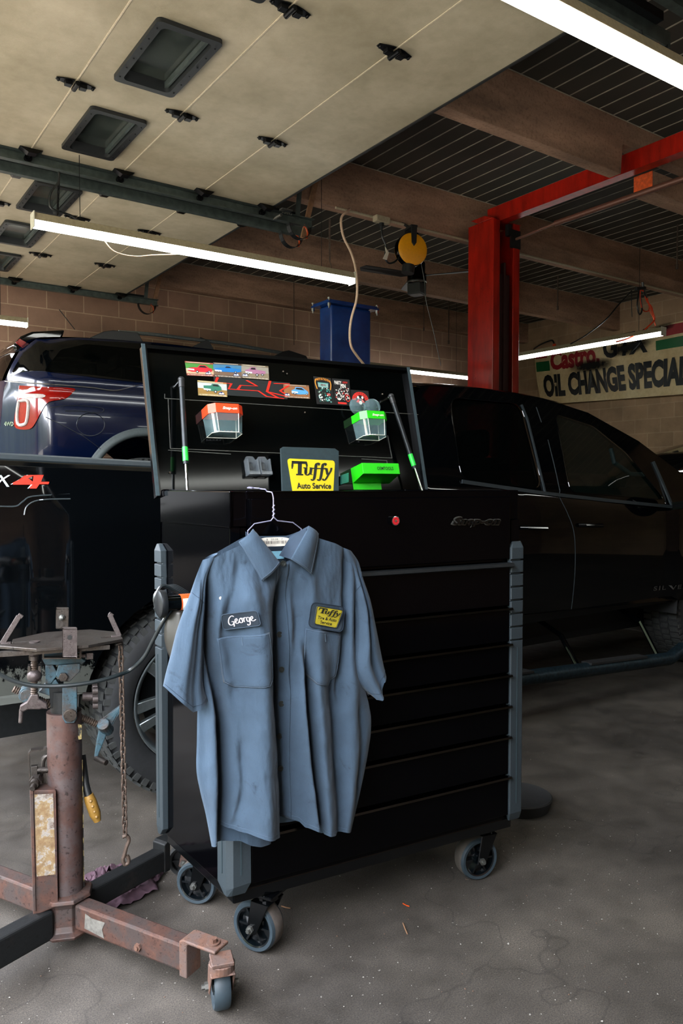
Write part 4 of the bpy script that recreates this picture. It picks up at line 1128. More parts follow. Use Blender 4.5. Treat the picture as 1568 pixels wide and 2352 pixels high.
yp, f = patch([(701, 1426), (757, 1438), (771, 1396), (705, 1384)], M['patch_yellow'], 'badge', .0080, .1, M['patch_navy'], par=bp)
b = MB(); tuffy(b, lambda u, v: f(.08+u*.84, .52+v*.42)+FN*.0026)
lettering(b, 'Tire & Auto', lambda u, v: f(.10+u*.78, .32+v*.17)+FN*.001, bold=.02); lettering(b, 'Service', lambda u, v: f(.24+u*.50, .10+v*.17)+FN*.001, bold=.02)
b.build('badge_lettering', M['ink'], bp)
# hem stitching
b = MB()
for T_, B_, ff in ((TF, BF, fr),):
    b.tube([(lambda xy: SP(xy[0], xy[1]-9, ff(xy[0], xy[1]-9)+.001))(body_xy(.02+.96*i/150, 1, T_, B_)) for i in range(151)], .0004, 4)
b.build('hem_stitching', M['shirt_seam'], shirt)
b = MB(); b.lathe([(0, .0004), (.004, .0004), (.004, 0)], onf(499, 1371, .0006), FN, 14); b.build('paint_spot', M['card_white'], shirt)

# wire hanger, its own thing
b = MB()
hook = smooth_line([(598, 1122), (606, 1119), (620, 1124), (627, 1140), (628, 1165), (628, 1188)], 8)
offs = lambda y: -.088+.0 if y < 1124 else min(0, -.088+.088*(y-1124)/30)
pts = [SP(x, y, (-.094 if y < 1121 else -.06 if y < 1124 else -.03 if y < 1130 else 0)) for x, y in hook]
b.tube(pts, .0016, 8)
L_ = [(628, 1188), (622, 1196), (584, 1203), (569, 1219), (573, 1236), (500, 1318)]; R_ = [(628, 1188), (637, 1196), (672, 1200), (692, 1215), (690, 1236), (765, 1302)]
b.tube([SP(x, y, -.0 if i < 4 else -.01) for i, (x, y) in enumerate(L_)], .0016, 8); b.tube([SP(x, y, 0 if i < 4 else -.01) for i, (x, y) in enumerate(R_)], .0016, 8); b.tube([SP(500, 1318, -.01), SP(765, 1302, -.01)], .0016, 8)
b.tube([SP(628+2.2*cos(i*.9), 1160+i*1.4, .002*sin(i*.9)) for i in range(22)], .0013, 6)
b.build('wire_hanger', M['wire'], smooth=True, label='twisted wire hanger hooked over the cart front edge, holding the shirt', cat='hanger')
# ------------------------------------------------------------------ rusty transmission jack
M['rust_tube'] = rusty('rusty_tube', '#4b4140', '#3e2d29', '#503831', .50, .55, .4, 9)
M['rust_leg'] = rusty('rusty_leg', '#3e3431', '#402b25', '#573b30', .50, .6, .35, 12)
M['rust_pink'] = rusty('rusty_bracket', '#5b4b45', '#593f35', '#6c4f40', .48, .65, .3, 20)
M['dark_leg'] = rusty('grimy_dark_steel', '#151718', '#201d1b', '#2a2422', .62, .55, .5, 10)
M['bare_steel'] = rusty('bare_grimy_steel', '#433f3c', '#332d2a', '#514a44', .5, .4, .8, 16)
M['blue_rust'] = rusty('chipped_blue_paint', '#314c57', '#2d3334', '#3e3531', .50, .5, .2, 16)
M['brass_rod'] = rusty('threaded_rod', '#51463e', '#362d29', '#62554a', .5, .4, .7, 30)
M['pink_metal'] = rusty('handle_metal', '#4b4442', '#352c2b', '#5b5352', .5, .45, .6, 25)
M['chain'] = rusty('rusty_chain', '#594c43', '#41322c', '#65574d', .5, .5, .6, 40)
M['grip'] = plain('yellow_grip', '#7b5c25', .45, var=.15)
def mk3():
    t = NT('worn_label'); co = t.coord(); n = t.noise(26, 6, .7, co); n2 = t.noise(60, 3, .6, co)
    c = t.ramp(n, [(.40, rgb('#6e5638')), (.52, rgb('#7d6a4c')), (.56, rgb('#8a857e')), (.7, rgb('#4c3626'))])
    t.set(Base_Color=t.mix(.4, c, t.ramp(n2, [(.4, (.5, .4, .35)), (.55, (1, 1, 1))]), 'MULTIPLY'), Roughness=.7); M['worn_label'] = t.mat
    t = NT('drip_grease'); n = t.noise(120, 3, .6, t.coord(scale=(1, 1, .5)))
    t.set(Base_Color=t.ramp(n, [(.45, rgb('#0d0c0b')), (.62, rgb('#8a7a4c'))]), Roughness=.5); t.bump(n, .6, .004); M['grease'] = t.mat
mk3()
JC = V((.585, 2.205, 0))                      # column axis
JD = (V((CAM.x, CAM.y, 0))-JC).normalized()   # the side of the head that faces the door opening
JR = V((JD.y, -JD.x, 0)) if V((JD.y, -JD.x, 0)).dot(RT) > 0 else V((-JD.y, JD.x, 0))
def J(x, y, d=0): return P(x, y, pt=JC+JD*d, n=JD)
jack = empty('transmission_jack', JC, 'rusty floor standing transmission jack with blue chipped tilting head', 'jack')
# column
b = MB(); top = J(150, 1632).z
b.cyl(JC+UP*.05, JC+UP*top, .047, 40); b.build('column', M['rust_tube'], jack, smooth=True)
b = MB(); b.cyl(JC+UP*(top-.05), JC+UP*(top+.06), .036, 28); b.build('inner_ram', M['dark_leg'], jack, smooth=True)
# base spider
def leg(dirv, L, z0, z1, w, mat, start=.06, **k):
    d = V(dirv).normalized(); r = V((-d.y, d.x, 0)); b = MB(); c = JC+d*start
    b.prism([c-r*w/2+UP*z0, c+r*w/2+UP*z0, c+r*w/2+UP*z1, c-r*w/2+UP*z1], d*(L-start))
    return b.build('leg', mat, jack, bevel=.006, seg=2, **k), d, r
aA = V((.235, -.485, 0)); aB = V((-.9, -.36, 0)); aC = -aA; aD = V((.93, .37, 0))
lA, dA, rA = leg(aA, .46, .065, .135, .05, M['rust_leg'])
lB, dB, rB = leg(aB, .60, .045, .125, .05, M['dark_leg'])
lC, dC, rC = leg(aC, .48, .065, .135, .05, M['rust_leg'])
lD, dD, rD = leg(aD, .37, .06, .125, .05, M['dark_leg'])
b = MB(); b.lathe([(.0, .04), (.075, .04), (.08, .05), (.06, .055), (.055, .07), (.055, .12), (.06, .135), (.075, .14), (.072, .15), (.047, .155)], JC, seg=8); b.build('hub', M['rust_leg'], jack, bevel=.002)
b = MB(); c = JC+dA*.12-rA*.026 if (rA.dot(JD) < 0) else JC+dA*.12+rA*.026
sd = -rA if rA.dot(JD) < 0 else rA
f = lambda u, v: JC+dA*(.10+.075*u)+sd*.0262+UP*(.078+.045*v)
b.add([f(0, .05), f(1, -.1), f(.9, .4), f(1.05, .9), f(.4, .85), (f(.05, 1))], [(0, 1, 2, 3, 4, 5)]); b.build('paint_scrap', plain('old_white', '#5a5751', .8, var=.3, bs=80), lA)
b = MB(); c = JC+dA*.30+sd*.026+UP*.088; b.cyl(c, c+sd*.006, .011, 6); b.cyl(c+sd*.006, c+sd*.011, .006, 10); b.build('leg_bolt', M['rust_pink'], lA)
# swivel casters on the legs
JCM = (M['tyre_grey'], M['tyre_grey'], M['tyre_grey'], M['rust_pink'])
JCM2 = (M['dark_leg'], M['black_rubber'], M['black_rubber'], M['rust_pink'])
def arm(d, r, L, mat):
    """bent strap bolted over the leg end that reaches out above the caster"""
    b = MB(); c = JC+d*(L-.02); w = .056
    pr_ = [(0, .055), (0, .146), (.012, .152), (.115, .152), (.115, .144), (.03, .144), (.025, .140), (.025, .055)]
    b.prism([c+d*x-r*w/2+UP*z for x, z in pr_], r*w); o = b.build('caster_arm', mat, jack, bevel=.003)
    b = MB(); q = c+d*.088; b.cyl(q+UP*.152, q+UP*.156, .017, 20); b.cyl(q+UP*.156, q+UP*.165, .010, 6); b.build('pivot_bolt', M['rust_pink'], o)
    return q
qA = arm(dA, rA, .46, M['rust_pink']); qD = arm(dD, rD, .37, M['dark_leg']); qC = arm(dC, rC, .48, M['rust_leg'])
caster((qA.x+.008, qA.y-.022, .056), (-.86, .28, 0), .056, 'caster', plate=.055, tw=.040, top=.142, par=jack, mats=JCM)
caster((qD.x+.02, qD.y, .052), (-.5, -.86, 0), .052, 'caster', plate=.055, tw=.034, top=.142, par=jack, mats=JCM2)
caster((qC.x, qC.y+.03, .052), (.9, .1, 0), .052, 'caster', plate=.055, tw=.034, top=.142, par=jack, mats=JCM2)
# pump housing with its worn label on the left of the column
b = MB(); q = [J(68, 1815, .053), J(128, 1815, .053), J(133, 2082, .053), J(76, 2105, .053)]
b.prism(q, -JD*.075); h = b.build('pump_housing', M['rust_leg'], jack, bevel=.003)
b = MB(); b.prism([J(79, 1825, .0542), J(122, 1823, .0542), J(128, 2008, .0542), J(84, 2013, .0542)], JD*.0008); b.build('label', M['worn_label'], h, label='yellowed peeling label')
b = MB(); b.prism([J(70, 1816, .0555), J(76, 1816, .0555), J(82, 2090, .0555), J(78, 2090, .0555)], JD*.004); b.prism([J(123, 1815, .0555), J(128, 1815, .0555), J(133, 2080, .0555), J(129, 2080, .0555)], JD*.004)
b.build('edge_rib', M['rust_leg'], h)
# pump linkage above it
b = MB(); L = [(69, 1795), (66, 1730), (72, 1722), (100, 1720), (108, 1716)]
for p, q in zip(L, L[1:]): b.bar(J(*p, .0), J(*q, .0), .022, .004, up=(J(*q)-J(*p)).cross(JD))
k = b.build('link_strap', M['bare_steel'], jack)
b = MB(); b.tube([J(x, y, 0) for x, y in smooth_line([(97, 1775), (98, 1750), (104, 1738), (116, 1733)], 5)], .007, 10); b.build('hydraulic_pipe', M['bare_steel'], jack, smooth=True)
b = MB(); b.cyl(J(84, 1768, .01), J(112, 1768, .01), .008, 12); b.box(J(79, 1768, .01), (.016, .016, .024), ax=(JR, JD, UP)); b.box(J(101, 1790, -.01), (.012, .02, .05), ax=(JR, JD, UP)); b.box(J(110, 1785, 0), (.010, .02, .03), ax=(JR, JD, UP)); b.build('clevis_pin', M['bare_steel'], jack, bevel=.001)
b = MB(); p = J(84, 1788, .015); q = J(74, 1812, .06); d = (q-p)
b.cyl(p-d*.4, p, .013, 12); b.cyl(p, p+d*.35, .016, 6); b.cyl(p+d*.35, p+d*.65, .012, 16); b.cyl(p+d*.65, p+d*1.0, .007, 12); b.build('grease_fitting', M['bare_steel'], jack)
b = MB(); b.prism([J(174, 1662, .03), J(188, 1666, .03), J(187, 1698, .03), J(173, 1700, .03)], -JD*.01); b.prism([J(181, 1745, .01), J(190, 1745, .01), J(194, 2050, .01), J(187, 2050, .01)], -JD*.012)
b.build('grease_run', M['grease'], jack)
# release lever with its yellow grip
b = MB(); b.tube([J(188, 1735, -.04), J(196, 1800, -.01), J(205, 1835, 0)], .011, 12); lv = b.build('lever', M['black_plastic'], jack, smooth=True)
b = MB(); b.tube([J(203, 1826, .0), J(208, 1840, .003), J(218, 1868, .004), J(224, 1886, .005)], [.014, .0165, .0165, .010], 14)
for i in range(4): c = J(208+i*4.4, 1840+i*12, .016); b.ball(c, .006, seg=8)
b.build('grip', M['grip'], lv, smooth=True, label='yellow ribbed grip')
# head: yoke plates, trunnion, screws
b = MB(); b.prism([J(143, 1575, .05), J(177, 1575, .05), J(177, 1650, .05), J(170, 1661, .05), J(150, 1662, .05), J(143, 1648, .05)], -JD*.012)
y1 = b.build('yoke_plate', M['blue_rust'], jack, bevel=.002)
b = MB(); c = J(161, 1643, .05); b.cyl(c-JD*.10, c+JD*.004, .0175, 24); b.build('cross_pin', M['bare_steel'], jack, bevel=.001)
b = MB(); b.prism([J(104, 1531, .02), J(120, 1525, .02), J(134, 1548, .02), J(117, 1571, .02), J(104, 1571, .02)], -JD*.05); b.build('side_gusset', M['blue_rust'], jack, bevel=.002)
b = MB(); b.prism([J(134, 1528, .045), J(184, 1524, .045), J(184, 1542, .045), J(160, 1566, .045), J(140, 1566, .045), J(128, 1550, .045)], -JD*.012); b.build('saddle_bracket', M['blue_rust'], jack, bevel=.002)
b = MB(); c = J(145, 1554, .05); b.cyl(c, c+JD*.010, .0125, 6); b.build('pivot_bolt', M['bare_steel'], jack, bevel=.001)
b = MB(); b.prism([J(112, 1573, .02), J(146, 1573, .02), J(146, 1628, .02), J(116, 1628, .02)], -JD*.07); b.build('head_block', M['dark_leg'], jack, bevel=.003)
# tie the gusset to the block so that the head is one assembly
b = MB(); b.prism([J(88, 1590, .015), J(104, 1572, .015), J(128, 1560, .015), J(146, 1590, .015), J(118, 1600, .015)], -JD*.03); b.build('side_gusset', M['blue_rust'], jack, bevel=.002)
b = MB(); c = J(61, 1598, .03); b.cyl(c-JD*.05, c, .017, 24); b.cyl(c-JD*.045, c-JD*.006, .021, 24); b.build('nut_boss', M['blue_rust'], jack, bevel=.001)
b = MB(); b.prism([J(45, 1590, .01), J(62, 1578, .01), J(88, 1586, .01), J(80, 1612, .01), J(60, 1618, .01), J(46, 1608, .01)], -JD*.03); b.build('nut_arm', M['blue_rust'], jack, bevel=.002)
def screw(p, q, r, pitch=.006):
    b = MB(); d = q-p; n = max(4, int(d.length/pitch)); pr_ = []
    for i in range(n): pr_ += [(r*.78, i*pitch), (r, i*pitch+pitch*.35), (r, i*pitch+pitch*.55), (r*.78, i*pitch+pitch*.9)]
    b.lathe([(0, 0)]+pr_+[(0, n*pitch)], p, d, 16); return b
screw(J(30, 1582, .0), J(226, 1665, .0), .0105).build('tilt_screw', M['brass_rod'], jack)
screw(J(79, 1500, .04), J(78, 1605, .04), .0095).build('tilt_screw', M['brass_rod'], jack)
b = MB(); b.cyl(J(79, 1473, .04), J(79, 1482, .04), .014, 16); b.ball(J(79, 1497, .04), .017, seg=16); b.cyl(J(79, 1507, .04), J(79, 1516, .04), .012, 16); b.build('ball_end', M['pink_metal'], jack, smooth=True)
b = MB(); b.ball(J(79, 1552, .04), .020, seg=16, sc=(1, 1, .9)); b.build('swivel_nut', M['pink_metal'], jack, smooth=True)
for dx in (-12, 12):
    b = MB(); b.prism([J(79+dx-3, 1530, .045), J(79+dx+3, 1530, .045), J(79+dx+4, 1545, .045), J(79+dx+3, 1566, .045), J(79+dx-3, 1566, .045), J(79+dx-4, 1545, .045)], -JD*.03); b.build('clevis_ear', M['bare_steel'], jack, bevel=.001)
b = MB(); b.prism([J(65, 1484, .045), J(70, 1484, .045), J(70, 1516, .045), J(66, 1518, .045)], -JD*.03); b.build('clevis_ear', M['bare_steel'], jack)
# T handle under the upright screw
b = MB(); b.prism([J(72, 1595, .05), J(88, 1595, .05), J(90, 1606, .05), J(108, 1616, .05), J(110, 1630, .05), J(98, 1628, .05), J(90, 1630, .05), J(64, 1630, .05), J(53, 1636, .05), J(44, 1632, .05), J(46, 1622, .05), J(62, 1612, .05)], -JD*.018); b.cyl(J(49, 1628, .04), J(47, 1661, .04), .0055, 12)
b.build('tee_handle', M['pink_metal'], jack, bevel=.003)
# crank on the long screw
b = MB(); c = J(243, 1668, .0)
b.prism([J(229, 1656, .0), J(238, 1650, .0), J(280, 1618, .01), J(284, 1624, .01), J(257, 1669, .0), J(255, 1680, .0), J(244, 1690, .0), J(224, 1740, .0), J(216, 1740, .0), J(222, 1700, .0), J(226, 1682, .0), J(225, 1665, .0)], -JD*.014)
b.cyl(J(236, 1662, .015), J(248, 1678, -.02), .018, 16)
ck = b.build('crank', M['blue_rust'], jack, bevel=.003)
b = MB(); b.cyl(J(220, 1741, -.005), J(244, 1752, .03), .008, 14); b.build('crank_knob', M['bare_steel'], ck, smooth=True)
# star knob
b = MB(); p = J(189, 1600, .01); q = J(218, 1600, .01); b.cyl(p, q, .012, 20)
for i in range(7): a = 2*pi*i/7; c = q+(JD*cos(a)+UP*sin(a))*.026; b.cyl(c-JR*.007, c+JR*.007, .011, 12)
b.cyl(q-JR*.007, q+JR*.007, .024, 24); b.build('star_knob', M['pink_metal'], jack, smooth=True)
# saddle plate
ztop = J(150, 1478, .12).z
zt = J(17, 1468, .05).z
pl = [(17, 1467), (17, 1476), (88, 1492), (150, 1495), (205, 1493), (277, 1478), (277, 1461), (278, 1450), (208, 1436), (175, 1434), (105, 1436), (38, 1447)]
PT = [P(x, y, Z=zt) for x, y in [(17, 1467), (88, 1484), (150, 1488), (205, 1485), (277, 1470), (277, 1448), (208, 1437), (175, 1436.5), (105, 1437), (38, 1449)]]
# true plan of the plate: a long hexagon, lobes left and right
zt = .864
def PL_(a, d): return V((JC.x, JC.y, zt))+JR*a+JD*d
b = MB(); hx = [(-.17, .035), (-.08, .115), (.06, .125), (.165, .07), (.165, .045), (.12, .045), (.12, .030), (.165, .030), (.165, -.02), (.10, -.10), (-.03, -.105), (-.145, -.03), (-.145, .0), (-.09, .005), (-.09, .018)]
hx = [(-.175, .06), (-.075, .135), (.065, .13), (.165, .075), (.165, .042), (.105, .042), (.105, .026), (.165, .026), (.165, -.03), (.08, -.105), (-.055, -.105), (-.145, -.025), (-.145, .020), (-.095, .020), (-.095, .040), (-.175, .040)]
b.prism([PL_(p[0]*.93+.003, p[1]) for p in hx], UP*.008); sp_ = b.build('saddle_plate', M['bare_steel'], jack, bevel=.001, seg=1)
b = MB(); b.box(PL_(-.03, .09)-UP*.008, (.30, .02, .012), ax=(JR, JD, UP)); b.build('plate_rail', M['bare_steel'], jack)
for x0, x1_, up_ in ((28, 40, 0), (270, 256, 0)):
    s_ = -1 if x0 < 100 else 1
    b = MB(); c0 = PL_(.15*s_ if s_ > 0 else -.155, .03 if s_ < 0 else .034)+UP*.008
    pts = [c0-JR*.02*s_, c0, c0+UP*.055-JR*.012*(-s_)*.6*(1 if s_ < 0 else -1)*-1, c0+UP*.062+JR*(.006)]
    top_ = J(44, 1415, .03) if s_ < 0 else J(252, 1412, .03)
    b.bar(c0-JR*.022*s_, c0+JR*.004*s_, .016, .006, up=UP); b.bar(c0, top_, .014, .007, up=JD); b.bar(top_-UP*.004, top_+UP*.004+JR*.006, .014, .006, up=JD)
    b.build('hook_finger', M['pink_metal'], jack, bevel=.001, seg=1)
def clampb(x, y0, y1, w, d0, nm, bolt):
    b = MB(); t_ = .006
    a, c = J(x-w, y0, d0), J(x+w, y0, d0); e, f_ = J(x+w, y1, d0), J(x-w, y1, d0)
    b.prism([a, c, e, f_], -JD*t_); b.prism([a, c, c-JD*.03, a-JD*.03], UP*-t_)
    if not bolt: b.prism([e, f_, f_-JD*.05, e-JD*.05], UP*t_)
    o = b.build(nm, M['pink_metal'] if not bolt else M['bare_steel'], jack, bevel=.003)
    b = MB()
    if bolt: q = J(x-1, 1418, d0); b.cyl(q, q+JD*.008, .0085, 14); b.ball(q+JD*.008, .008, seg=12, sc=(1, 1, 1)); b.build('clamp_bolt', M['grey_steel'], o)
    else: q = J(x, 1464, d0+.0004); b.cyl(q, q+JD*.0006, .0065, 16); b.build('clamp_hole', M['black_plastic'], o)
clampb(143, 1398, 1445, 15, -.06, 'upright_clamp', True)
clampb(160, 1444, 1510, 17, .135, 'front_clamp', False)
# frame below the plate
b = MB()
for d0 in (.09, -.06):
    pts = [J(97, 1489, d0), J(100, 1489, d0), J(101, 1511, d0), J(182, 1511, d0), J(184, 1487, d0), J(187, 1487, d0), J(187, 1514, d0), J(98, 1514, d0)]
    b.prism(pts, -JD*.02)
b.build('channel_frame', M['bare_steel'], jack)
b = MB(); b.prism([J(95, 1512, .03), J(190, 1512, .03), J(198, 1518, .03), J(188, 1528, .03), J(104, 1528, .03)], -JD*.09); b.build('cross_channel', M['blue_rust'], jack, bevel=.003)
b = MB(); b.cyl(J(150, 1505, .05), J(196, 1505, .05), .007, 12); b.box(J(206, 1506, .05), (.017, .017, .017), ax=(JR, JD, UP)); b.build('square_bolt', M['pink_metal'], jack)
# chain hanging from the plate
def link(c, ax, side, L=.0125, w=.0065, r=.0026, m=0, b=None):
    pts = []
    for i in range(16):
        a = 2*pi*i/16; pts.append(c+side*w*cos(a)+ax*(L-w)*(1 if sin(a) > 0 else -1)*(abs(sin(a)) > .01)+ax*w*sin(a))
    b.tube(pts, r, 6, closed=True)
b = MB(); n = 46; p = J(277, 1480, .05); q = J(287, 1915, .05); cx_ = JC
for i in range(n):
    t_ = (i+.5)/n; c = p+(q-p)*t_+JR*.006*sin(t_*3.1)*(-1)*0; ax_ = (q-p).normalized()
    a = radians(45 if i % 2 else -45)+.2*sin(i*1.7)
    link(c, ax_, JR*cos(a)+JD*sin(a), L=.0132, w=.0068, b=b)
b.build('safety_chain', M['chain'], jack, smooth=True)
b = MB(); b.tube([PL_(.155, .07)-UP*.004, J(268, 1482, .05), J(277, 1478, .05), J(282, 1484, .05), J(277, 1490, .05)], .003, 8); b.build('chain_shackle', M['bare_steel'], jack)
b = MB()
hk = smooth_line([(281, 1922), (291, 1920), (296, 1930), (290, 1946), (286, 1962), (282, 1974), (286, 1985), (294, 1982), (295, 1972), (291, 1965)], 6)
b.tube([J(x, y, .05) for x, y in hk], .0055, 10); b.build('chain_hook', M['chain'], jack, smooth=True)

# black cable sweeping past the jack head to the work lamp
b = MB(); cb = smooth_line([(-40, 1520, .16), (0, 1549, .16), (50, 1570, .16), (110, 1576, .16), (180, 1572, .16), (250, 1558, .15), (300, 1538, .13)], 8)
pts = [J(x, y, d) for x, y, d in cb]
e = TB(.10, -.03, 0)
tail = [P(330, 1510, Y=2.0), P(352, 1470, Y=1.97), P(372, 1432, Y=1.94), P(390, 1405, Y=1.93), P(402, 1393, Y=1.93)]
full = smooth_line([tuple(p) for p in pts[::6]]+[tuple(p) for p in tail], 6)
b.tube(full, .0055, 10); b.build('power_cable', M['cord_black'], smooth=True, label='black cable sweeping from the left edge past the jack head to the cart side', cat='cable')

# crumpled rag on the floor
b = MB()
def rag(u, v):
    a = 2*pi*u; r = .02+.115*v*(1+.35*noise.noise(V((cos(a)*1.5, sin(a)*1.5, 2))))
    c = V((.77, 2.38, 0)); x, y = r*cos(a)*1.25, r*sin(a)*.75
    z = .005+max(0, (1-v*v))*.045*(1+.9*noise.noise(V((x*22, y*22, 1))))+.034*(.5-abs(noise.noise(V((x*38, y*26, 5)))*2)+.3)*(1.1-v*.8)+.02*abs(noise.noise(V((x*60, y*80, 9))))
    return V((c.x+x+.01*noise.noise(V((x*30, y*30, 7))), c.y+y, max(.002, z)))
b.grid(rag, 90, 36, closeu=True)
b.build('rag', plain('mauve_rag', '#4a353f', .95, var=.3, bs=25), smooth=True, autos=70, label='crumpled mauve rag on the floor below the chain hook', cat='rag')
# ------------------------------------------------------------------ vehicles
from mathutils.geometry import delaunay_2d_cdt
def inside(p, poly):
    x, y = p; c = False; n = len(poly)
    for i in range(n):
        a, b_ = poly[i], poly[(i+1) % n]
        if (a[1] > y) != (b_[1] > y) and x < (b_[0]-a[0])*(y-a[1])/(b_[1]-a[1])+a[0]: c = not c
    return c
def panel(b, outer, holes, fn, step=.06, m=0):
    """a sheet over the outline with real holes; fn(x, z) gives its curved position"""
    pts = [V(p) for p in outer]; edges = [(i, (i+1) % len(outer)) for i in range(len(outer))]
    for h in holes:
        o = len(pts); pts += [V(p) for p in h]; edges += [(o+i, o+(i+1) % len(h)) for i in range(len(h))]
    xs = [p[0] for p in outer]; zs = [p[1] for p in outer]
    x = min(xs)+step/2
    while x < max(xs):
        z = min(zs)+step/2
        while z < max(zs):
            if inside((x, z), outer) and not any(inside((x, z), h) for h in holes): pts.append(V((x, z)))
            z += step
        x += step
    r = delaunay_2d_cdt(pts, edges, [], 1, 1e-5)
    fs = []
    for f in r[2]:
        c = sum((r[0][i] for i in f), V((0, 0)))/len(f)
        if inside(c, outer) and not any(inside(c, h) for h in holes): fs.append(tuple(f))
    b.add([fn(p.x, p.y) for p in r[0]], fs, m)
def arch(cx, cz, r, zb, n=18, sq=1.0):
    """wheel opening from (cx-r, zb) over the top to (cx+r, zb)"""
    a0 = math.asin(max(-1, min(1, (zb-cz)/r)))
    out = []
    for i in range(n+1):
        a = pi-a0-(pi-2*a0)*i/n
        out.append((cx+r*cos(a), cz+r*sin(a)))
    return out
M['car_black'] = plain('car_black', '#020304', .04, coat=0, var=0, spec=.35)
M['car_blue'] = plain('car_blue', '#030c26', .18, .2, coat=.35, var=0)
M['car_glass'] = glassy('car_glass', '#04100e', .72, .02)
M['tint'] = glassy('tinted_glass', '#020303', .97, .03)
M['tint'].node_tree.nodes['Principled BSDF'].inputs['Specular IOR Level'].default_value = .08
M['trim_grey'] = plain('trim_grey', '#222a2e', .45)
M['cladding'] = plain('cladding_grey', '#3c4446', .6)
M['tyre'] = plain('tyre_rubber', '#16181a', .75, var=.25, bump=.2)
M['tyre_lug'] = plain('tyre_lug', '#2b2d2c', .8, var=.3, bs=30)
M['rim_silver'] = plain('rim_silver', '#7d878a', .3, .8)
M['tail_red'] = plain('tail_red', '#6e0a06', .12, coat=.3)
M['tail_clear'] = plain('tail_clear', '#948b86', .15, coat=.2)
M['seat_dark'] = plain('seat_cloth', '#15181a', .8)
def mk4():
    t = NT('salted_black'); co = t.coord(); n = t.noise(30, 8, .75, t.coord(scale=(1.6, 1, 1))); sp = t.n.new('ShaderNodeSeparateXYZ'); t.link(co, sp.inputs[0])
    h = t.math('MULTIPLY_ADD', sp.outputs['Z'], -2.6); t.n[-1].inputs[2].default_value = 1.74
    f = t.math('ADD', n, h); m = t.ramp(f, [(.62, (0, 0, 0)), (.72, (1, 1, 1))])
    t.set(Base_Color=t.mix(m, rgb('#030405'), rgb('#3a3d38')), Roughness=t.mix(m, (.06, .06, .06, 1), (.8, .8, .8, 1))); M['salted'] = t.mat
mk4()
def wheel(c, side, r, w, rr, name, parent, spokes=6, rim=None, lugs=54):
    """c: centre, side: outward direction (unit, horizontal)"""
    c = V(c); s_ = V(side).normalized(); h = w/2
    fwd = UP.cross(s_).normalized()
    b = MB()
    b.lathe([(rr, -h*.9), (rr+.02, -h), (r*.90, -h*1.02), (r*.97, -h*.86), (r*.992, -h*.6), (r, 0), (r*.992, h*.6), (r*.97, h*.86), (r*.90, h*1.02), (rr+.02, h), (rr, h*.9)], c, s_, 72)
    root = b.build(name, M['tyre'], parent, smooth=True, autos=60)
    b = MB()
    for i in range(lugs):
        a = 2*pi*i/lugs
        for j, (off, ww) in enumerate(((-.36, .22), (-.12, .2), (.12, .2), (.36, .22))):
            aa = a+(.5*(2*pi/lugs) if j % 2 else 0); d = fwd*cos(aa)+UP*sin(aa); t_ = -fwd*sin(aa)+UP*cos(aa)
            rad = r*(.999 if j in (1, 2) else .992)
            b.box(c+d*rad+s_*off*w, (.010, r*2*pi/lugs*.72, ww*w), ax=(d, (t_+s_*.25*(1 if j % 2 else -1)).normalized(), s_))
        for sg in (-1, 1):
            d = fwd*cos(a)+UP*sin(a); t_ = -fwd*sin(a)+UP*cos(a)
            b.box(c+d*r*.94+s_*sg*h*.97, (r*.07, r*2*pi/lugs*.5, .010), ax=(d, t_, s_))
    b.build('tread_blocks', M['tyre_lug'], root)
    b = MB()
    b.lathe([(rr*.98, h*.92), (rr*1.0, h*.96), (rr*.97, h*.98), (rr*.90, h*.80), (rr*.86, h*.1), (rr*.8, -h*.8)], c, s_, 64)
    b.lathe([(0, h*.62), (.035, h*.62), (.045, h*.55), (.08, h*.5), (.085, h*.3)], c, s_, 32)
    for i in range(spokes):
        a = 2*pi*i/spokes+.2; d = fwd*cos(a)+UP*sin(a); t_ = -fwd*sin(a)+UP*cos(a)
        for sg in (-1, 1):
            p = [c+d*.05+t_*sg*.010+s_*h*.55, c+d*.05+t_*sg*.038+s_*h*.52, c+d*rr*.93+t_*sg*.065+s_*h*.86, c+d*rr*.93+t_*sg*.020+s_*h*.90]
            b.prism(p, -s_*.03)
    b.build('rim', rim or M['rim_silver'], root, smooth=True, bevel=.003, seg=1)
    b = MB(); b.lathe([(0, h*.05), (rr*.72, h*.05), (rr*.72, 0), (0, 0)], c, s_, 40); b.build('brake_disc', M['dark_steel'], root, smooth=True)
    return root

# ---- black pickup --------------------------------------------------
TY = 2.95; TW = 1.84
belt = lambda x: interp([(.0, 1.39), (.57, 1.375), (1.14, 1.355), (2.5, 1.315), (2.8, 1.30), (3.45, 1.256), (3.64, 1.240), (4.75, 1.170), (6.2, 1.10)], x)
def flare(x, z, cx):
    q = max(abs(x-cx)/.62, (z-.42)/.84)
    return .028*max(0, min(1, (1-q)/.05))
def ty(x, z, cx=1.33):
    bz = belt(x)
    if z <= bz: y = TY+.035*((z-.95)/.42)**2-flare(x, z, 1.33)-flare(x, z, 5.36)
    else: y = TY+.035*((bz-.95)/.42)**2+(z-bz)*.36
    return y
tf = lambda x, z: V((x, ty(x, z), z))
tb = lambda x, z: V((x, 2*TY+TW-ty(x, z), z))
truck = empty('pickup_truck', (2.5, TY+TW/2, 0), 'black four door pickup parked behind the tool cart', 'pickup truck')
A1 = arch(1.33, .42, .47, .50); A2 = arch(5.36, .42, .47, .56)
bed = [(.12, .50)]+A1+[(2.50, .52), (2.50, belt(2.5)), (2.0, belt(2)), (1.2, belt(1.2)), (.12, belt(.12)), (.08, 1.2), (.08, .75)]
roofl = [(2.56, 1.30), (2.60, 1.55), (2.66, 1.78), (2.74, 1.84), (3.2, 1.862), (3.73, 1.838), (4.15, 1.770), (4.62, 1.60), (5.12, 1.33), (5.3, 1.235)]
